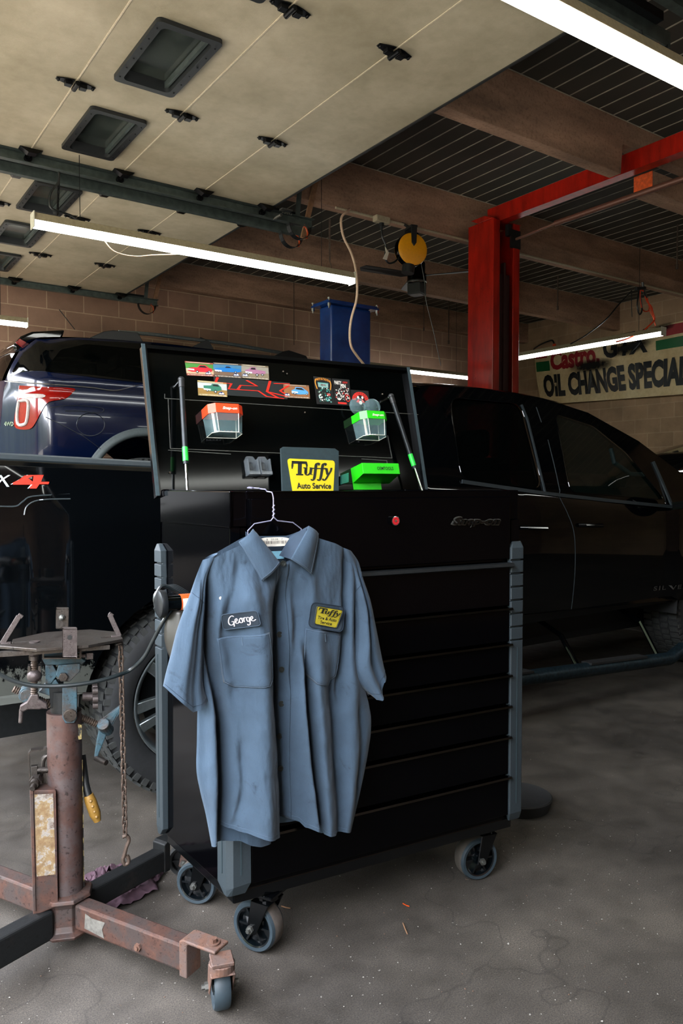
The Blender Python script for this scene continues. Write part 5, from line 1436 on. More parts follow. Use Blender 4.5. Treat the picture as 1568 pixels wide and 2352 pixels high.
cabo = [(2.54, .58), (4.87, .52)]+A2+[(6.0, .52), (6.32, .58), (6.35, 1.0), (6.2, 1.12), (5.6, 1.20)]+roofl[::-1]+[(2.54, belt(2.54))]
def px_on(pts):
    """photo pixels on the tilted cab side -> x, z"""
    n = V((0, -1, .36)).normalized(); p0 = V((3.5, 2.98, 1.25)); out = []
    for x, y in pts:
        q = P(x, y, pt=p0, n=n); out.append((q.x, q.z))
    return out
def rnd(poly, r=.35, k=4):
    out = []; n = len(poly)
    for i in range(n):
        a, b_, c = V(poly[i-1]), V(poly[i]), V(poly[(i+1) % n]); l = min((a-b_).length, (c-b_).length)*r
        p = b_+(a-b_).normalized()*l; q = b_+(c-b_).normalized()*l
        for j in range(k+1):
            t_ = j/k; out.append(tuple(p*(1-t_)**2+b_*2*t_*(1-t_)+q*t_*t_))
    return out
W1 = rnd(px_on([(1026, 913), (1192, 927), (1243, 1124), (1052, 1102)]), .16)
W2 = rnd(px_on([(1272, 950), (1362, 978), (1440, 1040), (1528, 1148), (1306, 1130)]), .12)
for nm, outl, holes in (('bed', bed, []), ('cab', cabo, [W1, W2])):
    b = MB(); panel(b, outl, holes, tf, .06); panel(b, outl, holes, tb, .12)
    if nm == 'bed':
        b.grid(lambda u, v: V((.12+2.38*u, interp([(0, TY+.035), (.5, TY+.05), (1, TY+.12)], v), belt(.12+2.38*u)+.018*sin(pi*v)**.5)), 30, 6)
        b.grid(lambda u, v: V((.12+2.38*u, TY+TW-interp([(0, .035), (.5, .05), (1, .12)], v), belt(.12+2.38*u)+.018*sin(pi*v)**.5)), 30, 6)
        b.rot(.12, 2.5, TY+.11, TY+.13, .8, 1.30); b.rot(.12, 2.5, TY+TW-.13, TY+TW-.11, .8, 1.30); b.rot(.12, 2.5, TY+.13, TY+TW-.13, .78, .82); b.rot(2.46, 2.5, TY+.1, TY+TW-.1, .8, 1.31)
        b.rot(.08, .14, TY+.04, TY+TW-.04, .75, 1.36)
        bo = b.build('bed', M['salted'], truck, smooth=True, autos=30)
    else:
        def rf(u, v):
            L = smooth_line(roofl, 4); q = u*(len(L)-1); i = min(int(q), len(L)-2); q -= i
            x = L[i][0]*(1-q)+L[i+1][0]*q; z = L[i][1]*(1-q)+L[i+1][1]*q; y0 = ty(x, z); y1 = 2*TY+TW-y0
            return V((x, y0+(y1-y0)*v, z+.055*(1-abs(2*v-1)**3)*(1 if x < 4.9 else .4)))
        g = MB()
        b.grid(lambda u, v: rf(.02+.58*u, v), 40, 20)
        L2 = [(5.25, 1.245), (5.7, 1.19), (6.2, 1.12), (6.35, 1.0), (6.35, .6)]
        b.grid(lambda u, v: (lambda x, z: V((x, ty(x, min(z, belt(x)))+(2*TY+TW-2*ty(x, min(z, belt(x))))*v, z+.05*(1-abs(2*v-1)**4)*(z > 1.05))))(interp([(i/4, p[0]) for i, p in enumerate(L2)], u), interp([(i/4, p[1]) for i, p in enumerate(L2)], u)), 16, 12)
        b.grid(lambda u, v: V((2.55+.02*v, TY+.04+(TW-.08)*u, .58+.74*v)), 4, 4)
        b.rot(2.6, 5.2, TY+.06, TY+TW-.06, .50, .56)
        cab = b.build('cab', M['car_black'], truck, smooth=True, autos=30)
        g.grid(lambda u, v: rf(.60+.36*u, .03+.94*v), 16, 14); g.build('windscreen', M['car_glass'], truck, smooth=True)
        g = MB(); g.grid(lambda u, v: (lambda z: V((2.57+.02*v+(z-1.3)*.19, ty(2.6, z)+.06+(2*TY+TW-2*ty(2.6, z)-.12)*u, z)))(1.30+.52*v), 6, 6); g.build('rear_window', M['tint'], truck)
def glass(b, poly, fn):
    c = (sum(p[0] for p in poly)/len(poly), sum(p[1] for p in poly)/len(poly)); b.add([fn(*p) for p in poly], [tuple(range(len(poly)))])
for k, (w_, mt) in enumerate(((W1, M['tint']), (W2, M['car_glass']))):
    for s_, fn in ((0, tf), (1, tb)):
        b = MB(); o = V((0, .012*(1 if s_ == 0 else -1), 0)); glass(b, w_, lambda x, z: fn(x, z)+o); b.build('side_window', mt, truck)
    b = MB(); b.tube([tf(*p)+V((0, -.001, 0)) for p in w_], .003, 6, closed=True); b.build('window_seal', M['car_black'], truck)
# grey waist strip and pillar trim
b = MB(); q = px_on([(1052, 1106), (1245, 1133), (1400, 1150), (1542, 1164)])
for p, r in zip(q, q[1:]): b.bar(tf(*p)-V((0, .006, 0)), tf(*r)-V((0, .006, 0)), .008, .020, up=UP)
b.build('waist_strip', M['trim_grey'], truck)
b = MB(); q = px_on([(1192, 930), (1205, 962), (1222, 1030), (1246, 1132)])
for p, r in zip(q, q[1:]): b.bar(tf(*p)-V((0, .006, 0)), tf(*r)-V((0, .006, 0)), .012, .008, up=V((0, -1, 0)))
q = px_on([(1500, 1060), (1520, 1105), (1540, 1160)])
for p, r in zip(q, q[1:]): b.bar(tf(*p)-V((0, .006, 0)), tf(*r)-V((0, .006, 0)), .02, .012, up=V((0, -1, 0)))
b.build('pillar_trim', M['trim_grey'], truck)
b = MB(); b.tube([V((x, TY+.035+.05, belt(x)+.024)) for x in [.1+i*.2 for i in range(13)]], .022, 8); b.build('bed_rail_cap', M['trim_grey'], truck, smooth=True)
# door seams, handles
SEAM_GLINT = plain('seam_and_glint', '#30373a', .3)  # for the door seams and the painted highlights on the fender
b = MB()
def seam(pts, r=.0022):
    q = []
    for x, y in smooth_line(pts, 5):
        p = P(x, y, Y=TY+.01); 
        if p.z > belt(p.x): a_ = px_on([(x, y)])[0]; q.append(tf(*a_)-V((0, .001, 0)))
        else: q.append(tf(p.x, p.z)-V((0, .001, 0)))
    b.tube(q, r, 5)
seam([(1255, 1010), (1272, 1080), (1285, 1138), (1300, 1175), (1314, 1220), (1318, 1290), (1318, 1400)]); seam([(1228, 935), (1240, 970)]); seam([(1010, 1130), (1003, 1300), (1010, 1500)])

b.build('door_seam', SEAM_GLINT, truck)
for x0, y0 in ((1330, 1206), (1196, 1212)):
    b = MB(); a_ = P(x0, y0, Y=TY); p = tf(a_.x, a_.z); p2 = tf(a_.x+.21, a_.z-.008)
    b.tube([p+V((0, .0, 0)), p+V((.02, -.03, 0)), p2+V((-.03, -.032, 0)), p2], .012, 10); b.build('door_handle', M['car_black'], truck, smooth=True)
# nerf bar
b = MB(); Ys = TY-.10
pts = [P(1195, 1575, Y=Ys), P(1290, 1562, Y=Ys), P(1400, 1553, Y=Ys), P(1500, 1545, Y=Ys), P(1600, 1533, Y=Ys)]
z0 = .225
line = [V((x, Ys, z)) for x, z in ((2.55, .27), (2.9, .26), (4.6, .17), (4.75, .22))]
b.tube(line, .042, 16)
b.build('side_step', plain('step_grey', '#22323a', .4, .6, var=.6, bs=60), truck, smooth=True)
b = MB()
for xa, xb in ((2.75, 3.25), (3.75, 4.3)): b.bar((xa, Ys, .303-.05*(xa-2.75)), (xb, Ys, .303-.05*(xb-2.75)), .075, .012)
b.each('step_pad', M['black_rubber'], truck)
for xx in (2.9, 3.7, 4.5):
    b = MB(); b.tube([V((xx, Ys, .255-.05*(xx-2.7))), V((xx, TY+.05, .40)), V((xx, TY+.3, .50))], .016, 8); b.build('step_bracket', M['car_black'], truck)
# mirror
b = MB(); c = V((4.78, TY-.20, 1.24)); b.ball(c, .13, sc=(.55, .95, 1.0), seg=20); b.bar((4.78, TY, 1.16), (4.78, TY-.16, 1.18), .07, .05); b.build('wing_mirror', M['car_black'], truck, smooth=True)
# 4x4 decal and model badge
b = MB(); fn0 = lambda u, v: (lambda q: tf(q.x, q.z)-V((0, .010, 0)))(P(-62+176*u, 1118-27*v, Y=TY+.01))
stroke(b, [(.36, 1), (.46, .0)], .035, fn0, 0); stroke(b, [(.48, 1), (.36, .5), (.30, 0)], .035, fn0, 0)
poly2(b, [(.52, .18), (.68, .95), (.75, 1), (.56, .4), (.86, .4), (.84, .18)], fn0, 1); poly2(b, [(.54, .18), (.86, .20), (.86, .44), (.62, .42), (.82, 1.0), (.74, 1.0), (.52, .34)], fn0, 1)
poly2(b, [(.80, 1), (.93, 1), (.89, .42), (1.0, .42), (.99, .22), (.87, .22), (.83, -.15), (.74, -.15), (.78, .2)], fn0, 1)
stroke(b, [(.50, .2), (.72, 1)], .02, fn0, 0); stroke(b, [(.72, -.15), (.77, .2)], .02, fn0, 0)
b.build('four_by_four_decal', [cmat('#aab2b6'), plain('decal_red_two', '#e03020', .4)], truck, label='4X4 decal in red and silver')
b = MB()
p0 = P(1506, 1358, Y=TY); lettering(b, 'SILVERADO', lambda u, v: tf(p0.x+.62*u, p0.z-.012*u+.030*v)-V((0, .004, 0)), bold=.02, spacing=1.25); b.build('model_badge', M['chrome'], truck)
# grey tubes stand in for highlights along the fender creases
b = MB()
for pts in ([(0, 1163), (38, 1163), (55, 1152), (78, 1140), (163, 1135)], [(57, 1183), (62, 1165), (80, 1152), (110, 1147), (163, 1146)]):
    q = [P(x, y, Y=TY) for x, y in smooth_line(pts, 4)]; b.tube([tf(p.x, p.z)-V((0, .002, 0)) for p in q], .003, 5)
b.build('fender_highlight', SEAM_GLINT, truck)
# wheels, underbody, interior
for cx, cy, sd in ((1.33, TY+.09, -1), (1.33, TY+TW-.14, 1), (5.36, TY+.14, -1), (5.36, TY+TW-.14, 1)):
    wheel((cx, cy+.06 if sd < 0 else cy, .405), (0, sd, 0), .405, .27, .272, 'wheel', truck)
b = MB(); b.rot(.2, 6.1, TY+.38, TY+.50, .27, .62); b.rot(.2, 5.8, TY+1.43, TY+1.55, .48, .62); b.cyl((1.33, TY+.2, .42), (1.33, TY+TW-.2, .42), .06, 16); b.ball((1.33, TY+1, .42), .16); b.cyl((.3, TY+1.4, .42), (3.2, TY+1.2, .42), .04, 12); b.rot(2.6, 4.6, TY+.3, TY+1.7, .46, .54)  # near frame rail deepened to stand in for the shade underneath
b.build('chassis', M['dark_steel'], truck)
b = MB()
for cx in (1.33, 5.36):
    b.grid(lambda u, v: V((cx+.49*cos(pi*u), TY+.02+.4*v, .42+.49*sin(pi*u))), 24, 3); b.grid(lambda u, v: V((cx+.49*cos(pi*u), TY+TW-.02-.4*v, .42+.49*sin(pi*u))), 24, 3)
b.each('wheel_well', M['black_rubber'], truck, smooth=True)
b = MB()
for sx, sy in ((3.75, TY+.45), (3.75, TY+1.3)):
    b.box((sx+.1, sy+.12, .95), (.55, .5, .15)); b.box((sx-.2, sy+.12, 1.2), (.14, .48, .55), M=Matrix.Rotation(radians(-14), 3, 'Y')); b.box((sx-.28, sy+.12, 1.56), (.09, .26, .18))
b.box((2.95, TY+1, 1.15), (.16, 1.5, .7)); b.build('seat', M['seat_dark'], truck, bevel=.04, seg=3)
b = MB(); b.prism([V((4.65, TY+.15, 1.0)), V((5.2, TY+.15, 1.0)), V((5.2, TY+.15, 1.20)), V((4.8, TY+.15, 1.19)), V((4.65, TY+.15, 1.12))], (0, TW-.3, 0)); b.build('dashboard', plain('dash_green', '#33443f', .4), truck, bevel=.02)
b = MB(); b.lathe([(.17, -.012), (.185, 0), (.17, .012), (.158, 0)], (4.55, TY+1.5, 1.16), (-.9, 0, .4), 30, closed=True); b.build('steering_wheel', M['black_plastic'], truck, smooth=True)
b = MB(); q = px_on([(1424, 1030), (1432, 1062), (1470, 1088), (1500, 1090)]); b.tube([tf(*p)+V((0, .07, 0)) for p in q], .015, 10); b.build('grab_handle', plain('handle_teal', '#4c6a6a', .4), truck, smooth=True)

# ---- blue sport utility vehicle up on the blue lift ------------------
SY, SW, LZ = 6.5, 1.96, .86
suv = empty('sport_utility_vehicle', (3.8, SY+SW/2, LZ), 'dark blue estate vehicle raised on a blue lift near the block wall', 'car')
sb = lambda x: interp([(1.3, 2.17), (2.0, 2.20), (2.35, 2.19), (2.6, 2.22), (3.2, 2.20), (5.0, 2.06), (6.3, 1.95)], x)
def sy(x, z):
    bz = sb(x); y = SY
    if z <= bz:
        y += .03*((z-1.75)/.35)**2+.015*math.exp(-((z-2.08)/.035)**2)
    else: y += .03*((bz-1.75)/.35)**2+(z-bz)*.52
    if x < 1.75: y += .42*((1.75-x)/.45)**2.4         # the tail rounds inwards
    if x > 5.9: y += .5*((x-5.9)/.5)**2.2
    return y
sf = lambda x, z: V((x, sy(x, z), z)); sg_ = lambda x, z: V((x, 2*SY+SW-sy(x, z), z))
B1 = arch(2.46, LZ+.38, .50, LZ+.30); B2 = arch(5.32, LZ+.38, .42, LZ+.30)
rl = [(1.42, 2.30), (1.48, 2.42), (1.60, 2.52), (1.95, 2.57), (2.6, 2.60), (3.4, 2.595), (4.0, 2.55), (4.4, 2.45), (5.0, 2.12)]
so = [(1.34, LZ+.32), (1.95, LZ+.28)]+B1+[(4.85, LZ+.26)]+B2+[(6.1, LZ+.28), (6.3, LZ+.4), (6.32, 1.75), (6.1, 1.93), (5.6, 2.0), (5.0, 2.07)]+rl[::-1][:-1]+[(1.42, 2.30), (1.37, 2.17), (1.35, 2.0), (1.33, 1.76), (1.28, 1.70), (1.28, LZ+.45)]
SWN = rnd([(1.62, 2.235), (2.02, 2.235), (2.42, 2.215), (2.64, 2.25), (2.62, 2.52), (2.0, 2.515), (1.78, 2.44)], .12)
SW2 = rnd([(2.72, 2.25), (3.5, 2.225), (3.5, 2.52), (2.70, 2.525)], .1); SW3 = rnd([(3.6, 2.22), (4.72, 2.12), (4.4, 2.36), (4.0, 2.48), (3.6, 2.51)], .1)
b = MB(); panel(b, so, [SWN, SW2, SW3], sf, .05); panel(b, so, [], sg_, .12)
def srf(u, v, L=[(1.35, 2.0), (1.37, 2.17), (1.42, 2.30)]+rl[1:]):
    L = smooth_line(L, 4); q = u*(len(L)-1); i = min(int(q), len(L)-2); q -= i
    x = L[i][0]*(1-q)+L[i+1][0]*q; z = L[i][1]*(1-q)+L[i+1][1]*q; y0 = sy(x, z); y1 = 2*SY+SW-y0
    return V((x-.06*(1-abs(2*v-1)**2)*(x < 1.7), y0+(y1-y0)*v, z+.04*(1-abs(2*v-1)**3)*(x > 1.55)))
b.grid(lambda u, v: srf(.30+.52*u, v), 40, 16)
def tail(u, v):
    L = [(1.28, LZ+.45), (1.28, 1.70), (1.33, 1.76), (1.35, 2.0), (1.37, 2.17)]; x = interp([(i/4, p[0]) for i, p in enumerate(L)], u); z = interp([(i/4, p[1]) for i, p in enumerate(L)], u)
    y0 = sy(x, z); return V((x-.05*(1-abs(2*v-1)**3), y0+(2*SY+SW-2*y0)*v, z))
b.grid(tail, 26, 20)
b.grid(lambda u, v: (lambda x, z: V((x+.1*(1-abs(2*v-1)**2)*(u > .5), sy(x, z)+(2*SY+SW-2*sy(x, z))*v, z+.05*(1-abs(2*v-1)**3))))(interp([(0, 5.0), (.5, 6.1), (.75, 6.32), (1, 6.32)], u), interp([(0, 2.12), (.5, 1.95), (.75, 1.75), (1, LZ+.35)], u)), 20, 14)
b.rot(1.5, 6.2, SY+.15, SY+SW-.15, LZ+.24, LZ+.32)
b.build('body', M['car_blue'], suv, smooth=True, autos=35)
b = MB(); b.grid(lambda u, v: srf(.02+.28*u, .05+.9*v), 14, 12); b.build('rear_window', M['tint'], suv, smooth=True)
b = MB(); b.grid(lambda u, v: srf(.82+.18*u, .04+.92*v), 10, 12); b.build('windscreen', M['car_glass'], suv, smooth=True)
# black glass house: pillars and side glass
b = MB(); gh = [(1.40, 2.20), (2.0, 2.215), (2.42, 2.20), (2.68, 2.235), (3.5, 2.205), (4.85, 2.09), (4.42, 2.42), (4.0, 2.535), (3.4, 2.58), (2.6, 2.585), (1.95, 2.55), (1.61, 2.50), (1.50, 2.40), (1.44, 2.29)]
panel(b, gh, [SWN, SW2, SW3], lambda x, z: sf(x, z)-V((0, .006, 0)), .06); b.build('pillar_cover', M['car_black'], suv, smooth=True)
for w_ in (SWN, SW2, SW3):
    b = MB(); panel(b, w_, [], lambda x, z: sf(x, z)-V((0, .004, 0)), .1); b.build('side_window', M['tint'], suv, smooth=True)
b = MB(); rr_ = smooth_line([(1.78, 2.425), (1.95, 2.515)], 2)
# black roof skin
b = MB(); b.grid(lambda u, v: srf(.31+.50*u, .04+.92*v)+V((0, 0, .004)), 36, 12); b.build('roof_skin', M['car_black'], suv, smooth=True)
# spoiler with its lamp corner
YS_ = SY+.34
b = MB(); q = [P(x, y, Y=YS_) for x, y in [(150, 757), (75, 761), (48, 772), (31, 792), (33, 806), (48, 814), (70, 816), (100, 806), (140, 785)]]
b.prism(q, (0, SW-.68, 0)); b.build('spoiler', M['car_black'], suv, bevel=.02, seg=3, smooth=True)
b = MB(); q = [P(x, y, Y=YS_) for x, y in [(35, 787), (45, 778), (66, 790), (75, 800), (72, 811), (58, 812), (54, 802)]]; b.prism([p-V((0, .012, 0)) for p in q], (0, .05, 0)); b.build('spoiler_lamp', M['tail_red'], suv, bevel=.004)
# roof rails
b = MB(); ry = SY+.30
rlz = lambda x: interp([(1.9, 2.60), (2.6, 2.64), (3.4, 2.635), (4.1, 2.60)], x)
for yy in (ry, SY+SW-.30):
    b.tube([V((x, yy, rlz(x)+.045+.0)) for x in [2.32+i*.17 for i in range(11)]], .017, 10)
ra = b.each('roof_rail', M['rim_silver'], suv, smooth=True)
b = MB()
for yy in (ry, SY+SW-.30):
    for xa, xb in ((2.02, 2.55), (3.85, 4.35), (3.0, 3.25)):
        b.prism([V((xa, yy-.02, rlz(xa)-.04)), V((xb, yy-.02, rlz(xb)-.05)), V((xb-.06, yy-.02, rlz(xb)+.045)), V(((xa+xb)/2-.02, yy-.02, rlz(xa)+.07)), V((xa+.16, yy-.02, rlz(xa)+.05))], (0, .04, 0))
b.each('rail_foot', M['black_plastic'], suv, bevel=.006)
b = MB(); p = P(172, 757, Y=SY+.9); q = P(136, 711, Y=SY+.9); b.tube([p, q], .004, 6); b.build('aerial', M['black_plastic'], suv)
# tail lamp
def onS(x, y, o=.012):
    p = P(x, y, Y=SY)
    for _ in range(3): p = P(x, y, Y=sy(max(1.3, p.x), p.z))
    return V((p.x, sy(max(1.3, p.x), p.z)-o, p.z))
def lamp(pts, m, nm, o, par):
    b = MB(); L = smooth_line(pts+[pts[0]], 3)[:-1]; v = [onS(x, y, o) for x, y in L]; w_ = [onS(x, y, -.02) for x, y in L]; n = len(v)
    panel(b, L, [], lambda x, y: onS(x, y, o), 7); b.add(v+w_, [(i, (i+1) % n, n+(i+1) % n, n+i) for i in range(n)])
    return b.build(nm, m, par, smooth=True)
tl = lamp([(43, 886), (110, 889), (168, 892), (166, 902), (148, 916), (112, 923), (96, 942), (80, 972), (66, 986), (36, 984), (32, 965), (38, 925)], M['tail_red'], 'tail_lamp', .012, suv)
lamp([(42, 904), (98, 906), (95, 914), (41, 914)], M['tail_clear'], 'reversing_lens', .016, tl); 
b = MB(); b.tube([onS(x, y, .014) for x, y in smooth_line([(42, 922), (60, 920), (64, 932), (60, 968), (52, 976), (40, 974), (38, 950), (42, 922)], 3)[:-1]], .014, 8, closed=True); b.build('light_ring', M['tail_clear'], tl, smooth=True)
# wheel arch cladding, fuel door, seams
b = MB()
for cx, r in ((2.46, .50), (5.32, .42)):
    b.grid(lambda u, v: (lambda a, rr2: V((cx+rr2*cos(a), sy(cx+rr2*cos(a), LZ+.38+rr2*sin(a))-.018*sin(pi*min(1, v*1.2+.1)), LZ+.38+rr2*sin(a))))(-.1+(pi+.2)*u, r+.075*v-.01), 40, 6)
b.each('arch_cladding', M['cladding'], suv, smooth=True, solid=.006)
b = MB(); b.tube([onS(208+32*cos(a), 975+26*sin(a), .001) for a in [2*pi*i/30 for i in range(30)]], .003, 5, closed=True)
b.tube([onS(x, y, .001) for x, y in smooth_line([(105, 958), (150, 980), (195, 1005), (232, 1032)], 5)], .003, 5)
b.tube([onS(x, y, .001) for x, y in smooth_line([(112, 936), (165, 931), (228, 936), (238, 942), (226, 948), (180, 944), (150, 944)], 5)], .0035, 5)
b.build('panel_gap', plain('gap_dark', '#04080f', .3), suv)
b = MB()
for pts in ([(10, 876), (160, 886), (215, 891), (262, 897), (300, 890), (345, 880)],):
    b.tube([onS(x, y, .004) for x, y in smooth_line(pts, 5)], .005, 6)
b.build('shoulder_highlight', M['chrome'], suv, smooth=True)  # chrome tube paints in the highlight line along the body
for cx in (2.46, 5.32):
    for cy, sd in ((SY+.14, -1), (SY+SW-.14, 1)): wheel((cx, cy, LZ+.38-.08), (0, sd, 0), .38, .24, .25, 'wheel', suv, lugs=40)
b = MB()
for cx, r in ((2.46, .50), (5.32, .42)): b.grid(lambda u, v: V((cx+(r+.01)*cos(pi*u), SY+.01+.4*v, LZ+.38+(r+.01)*sin(pi*u))), 24, 3)
b.each('wheel_well', M['black_rubber'], suv, smooth=True)
b = MB(); 
for sx in (2.6, 3.7):
    for sy_ in (SY+.5, SY+1.3): b.box((sx, sy_, 1.9), (.5, .5, .2)); b.box((sx-.2, sy_, 2.12), (.14, .48, .5)); b.box((sx-.24, sy_, 2.42), (.09, .26, .14))
b.build('seat', M['seat_dark'], suv, bevel=.03)
b = MB(); lettering(b, '4WD', quadfn(onS(8, 979, .01), onS(30, 979, .01), onS(30, 969, .01), onS(8, 969, .01)), bold=.02); b.build('badge', M['chrome'], suv, solid=.003)

# ---- black car at the far right -------------------------------------
car = empty('car', (8.2, 5.2, 0), 'black car with a curved roof at the right edge, beyond the pickup bonnet', 'car')
FX0, FX1, FY = 6.6, 9.3, 3.05
CH = P(1568, 934, Y=FY+.3)
def cr(u, v):
    x = 6.62+3.0*u; z = interp([(0, 1.10), (.08, 1.40), (.2, 1.62), (.4, 1.76), (.6, 1.78), (.8, 1.7), (1, 1.45)], u)
    return V((x, 3.6+1.7*v, z-.30*abs(2*v-1)**3))
b = MB(); b.grid(cr, 40, 24)
b.grid(lambda u, v: (lambda p: V((p.x, p.y-.12*(1-v)**.5 if 1 else 0, .35+(p.z-.35)*v)))(cr(u, 0)), 40, 12); b.grid(lambda u, v: (lambda p: V((p.x, p.y+.12*(1-v)**.5, .35+(p.z-.35)*v)))(cr(u, 1)), 40, 12)
b.grid(lambda u, v: (lambda p: V((p.x-.2*(1-v), p.y, .35+(p.z-.35)*v)))(cr(0, u)), 20, 10); b.grid(lambda u, v: (lambda p: V((p.x+.1*(1-v), p.y, .35+(p.z-.35)*v)))(cr(1, u)), 20, 10)
b.build('body', M['car_black'], car, smooth=True, autos=60)
for cx in (7.3, 9.1):
    for cy, sd in ((3.62, -1), (5.28, 1)): wheel((cx, cy, .34), (0, sd, 0), .34, .22, .22, 'wheel', car, lugs=30)

# ------------------------------------------------------------------ lifts
def zr(x, y, Y): return P(x, y, Y=Y).z
lift = empty('two_post_lift', (5.25, 5.0, 0), 'red two post lift with overhead beam, its column rising behind the pickup cab', 'vehicle lift')
cx, cy = 5.16, 5.05; w_, d_, t_ = .37, .28, .012; zt_ = 3.66
b = MB()
# C section column, open towards the nearer column
x0_, x1_, y0_, y1_ = 5.02, 5.36, 4.86, 5.16
b.rot(x0_, x1_, y1_-t_, y1_, 0, zt_); b.rot(x0_, x0_+t_, y0_, y1_, 0, zt_); b.rot(x1_-t_, x1_, y0_, y1_, 0, zt_)
b.rot(x0_, x0_+.085, y0_-t_, y0_, 0, zt_); b.rot(x1_-.085, x1_, y0_-t_, y0_, 0, zt_)
b.prism([V((x0_, y0_, zt_)), V((x1_, y0_, zt_)), V((x1_, y0_+.1, zt_+.05)), V((x0_, y0_+.1, zt_+.05))], (0, .18, 0))
b.build('column', M['red_paint'], lift, bevel=.006)
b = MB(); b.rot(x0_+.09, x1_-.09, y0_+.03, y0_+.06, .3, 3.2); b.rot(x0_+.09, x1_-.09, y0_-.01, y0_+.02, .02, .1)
b.rot(x0_+.16, x1_-.16, y0_+.01, y0_+.05, .3, 3.3); b.build('carriage_cover', plain('lift_dark_red', '#2a0a07', .6), lift)  # dark red sheets set inside the open column
b = MB(); b.box((5.22, 5.0, .012), (.55, .5, .024)); b.build('base_plate', M['red_paint'], lift)
# overhead beam: an angle with a lower lip
bx0, bx1 = 5.10, 5.20
b = MB(); b.rot(bx0, bx0+.012, 1.4, 5.0, 3.66, 3.79); b.rot(bx0, bx1, 1.4, 5.0, 3.65, 3.662); b.rot(bx1-.012, bx1, 1.4, 5.0, 3.66, 3.79)
b.build('overhead_beam', M['red_paint'], lift)
b = MB(); b.cyl((5.30, 1.4, 3.54), (5.30, 4.4, 3.54), .024, 14); b.cyl((5.30, 4.4, 3.54), (5.30, 4.85, 3.52), .012, 10)
b.build('safety_bar', plain('bar_pinkish', '#6d4a3e', .45, .3), lift, smooth=True)
b = MB(); b.rot(5.28, 5.34, 1.39, 1.41, 3.5, 3.66); b.rot(5.24, 5.36, 4.84, 4.86, 3.44, 3.6); b.box((5.2, 4.84, 3.58), (.04, .04, .10)); b.each('bar_bracket', M['black_plastic'], lift)

bl = empty('blue_lift', (4.15, 6.05, 0), 'blue lift column with a bolted top plate, standing between the pickup and the blue vehicle', 'vehicle lift')
Yb = 5.9
pL, pR = P(760, 760, Y=Yb), P(852, 760, Y=Yb); zt2 = P(790, 703, Y=Yb).z
bw0, bw1 = P(760, 760, Y=Yb).x, P(852, 760, Y=Yb).x
b = MB(); b.rot(bw0, bw1, Yb, Yb+.20, 0, zt2); b.build('column', M['blue_paint'], bl, bevel=.02, seg=3)
b = MB(); b.rot(bw0-.06, bw1+.06, Yb-.05, Yb+.25, zt2, zt2+.018); b.rot(bw0-.05, bw1+.05, Yb-.04, Yb+.24, zt2+.02, zt2+.034); b.build('top_plate', M['blue_paint'], bl, bevel=.004)
b = MB()
for xx in (bw0-.045, bw1+.045):
    for yy in (Yb-.035, Yb+.235):
        b.cyl((xx, yy, zt2-.05), (xx, yy, zt2+.05), .008, 8); b.cyl((xx, yy, zt2-.03), (xx, yy, zt2-.002), .017, 6); b.cyl((xx, yy, zt2+.034), (xx, yy, zt2+.048), .017, 6)
b.each('plate_bolt', M['bright_steel'], bl)
b = MB(); b.rot(bw0-.1, bw1+.1, Yb-.1, Yb+.35, 0, .02); b.build('base_plate', M['blue_paint'], bl)
b = MB()
for xe in (2.9, 5.3): b.bar((bw0+.2, Yb+.24, LZ+.10), (xe, SY+.35, LZ+.10), .10, .09); b.cyl((xe, SY+.35, LZ+.14), (xe, SY+.35, LZ+.24), .06, 16)
b.bar((bw0+.2, Yb+.2, LZ+.1), (bw0+.2, Yb+.3, LZ+.1), .3, .2); b.build('lift_arm', M['blue_paint'], bl)
# ------------------------------------------------------------------ banner on the far wall
def mk5():
    t = NT('banner_vinyl'); n = t.noise(3, 5, .6); n2 = t.noise(20, 4, .6)
    c = t.ramp(n, [(.3, rgb('#d9bf8f')), (.7, rgb('#efdcb2'))])
    t.set(Base_Color=t.mix(.4, c, t.ramp(n2, [(.35, (.75, .7, .6)), (.6, (1, 1, 1))]), 'MULTIPLY'), Roughness=.55); M['banner'] = t.mat
mk5()
BX = 9.89
cBL, cBR = P(1245, 930, X=BX), P(1570, 906, X=BX); cTL, cTR = P(1226, 806, X=BX), P(1568, 738, X=BX)
def bp(u, v, o=0):
    """u 0..1 over the visible width and a little beyond"""
    p = (cBL*(1-u)+cBR*u)*(1-v)+(cTL*(1-u)+cTR*u)*v
    sag = .07*sin(pi*min(1, max(0, u*1.05)))*v
    w = .02*sin(u*9+v*4)+.014*noise.noise(V((u*5, v*3, 0)))+.03*v*noise.noise(V((u*7+v*3, v*2, 4)))
    return V((p.x-.02-w-o, p.y, p.z-sag*.4))
b = MB(); b.grid(lambda u, v: bp(u*1.12-.0, v), 70, 26)
bn = b.build('banner', M['banner'], smooth=True, label='cream oil change banner with green and red corner bars on the far block wall', cat='banner')
ink = cmat('#10181c'); red = cmat('#a3202c'); grn = cmat('#17683c')
def bfn(u0, u1, v0, v1, o=.008, sk=0): return lambda u, v: bp(u0+(u1-u0)*u, v0+(v1-v0)*v+sk*u, o)
def bar_(u0, u1, v0, v1, m, nm):
    b = MB(); f = bfn(u0, u1, v0, v1); b.grid(lambda u, v: f(u, v), 14, 6); b.build(nm, m, bn)
def btext(s, u0, u1, v0, v1, m, nm, shear=0, bold=.03, sk=0):
    vs, fs = text_mesh(s, bold, 1.0); vs = [V((v.x+v.y*shear, v.y, 0)) for v in vs]
    x0 = min(v.x for v in vs); x1 = max(v.x for v in vs); y0 = min(v.y for v in vs); y1 = max(v.y for v in vs); f = bfn(u0, u1, v0, v1, .008, sk)
    b = MB(); b.add([f((v.x-x0)/(x1-x0), (v.y-y0)/(y1-y0)) for v in vs], fs); return b.build(nm, m, bn)
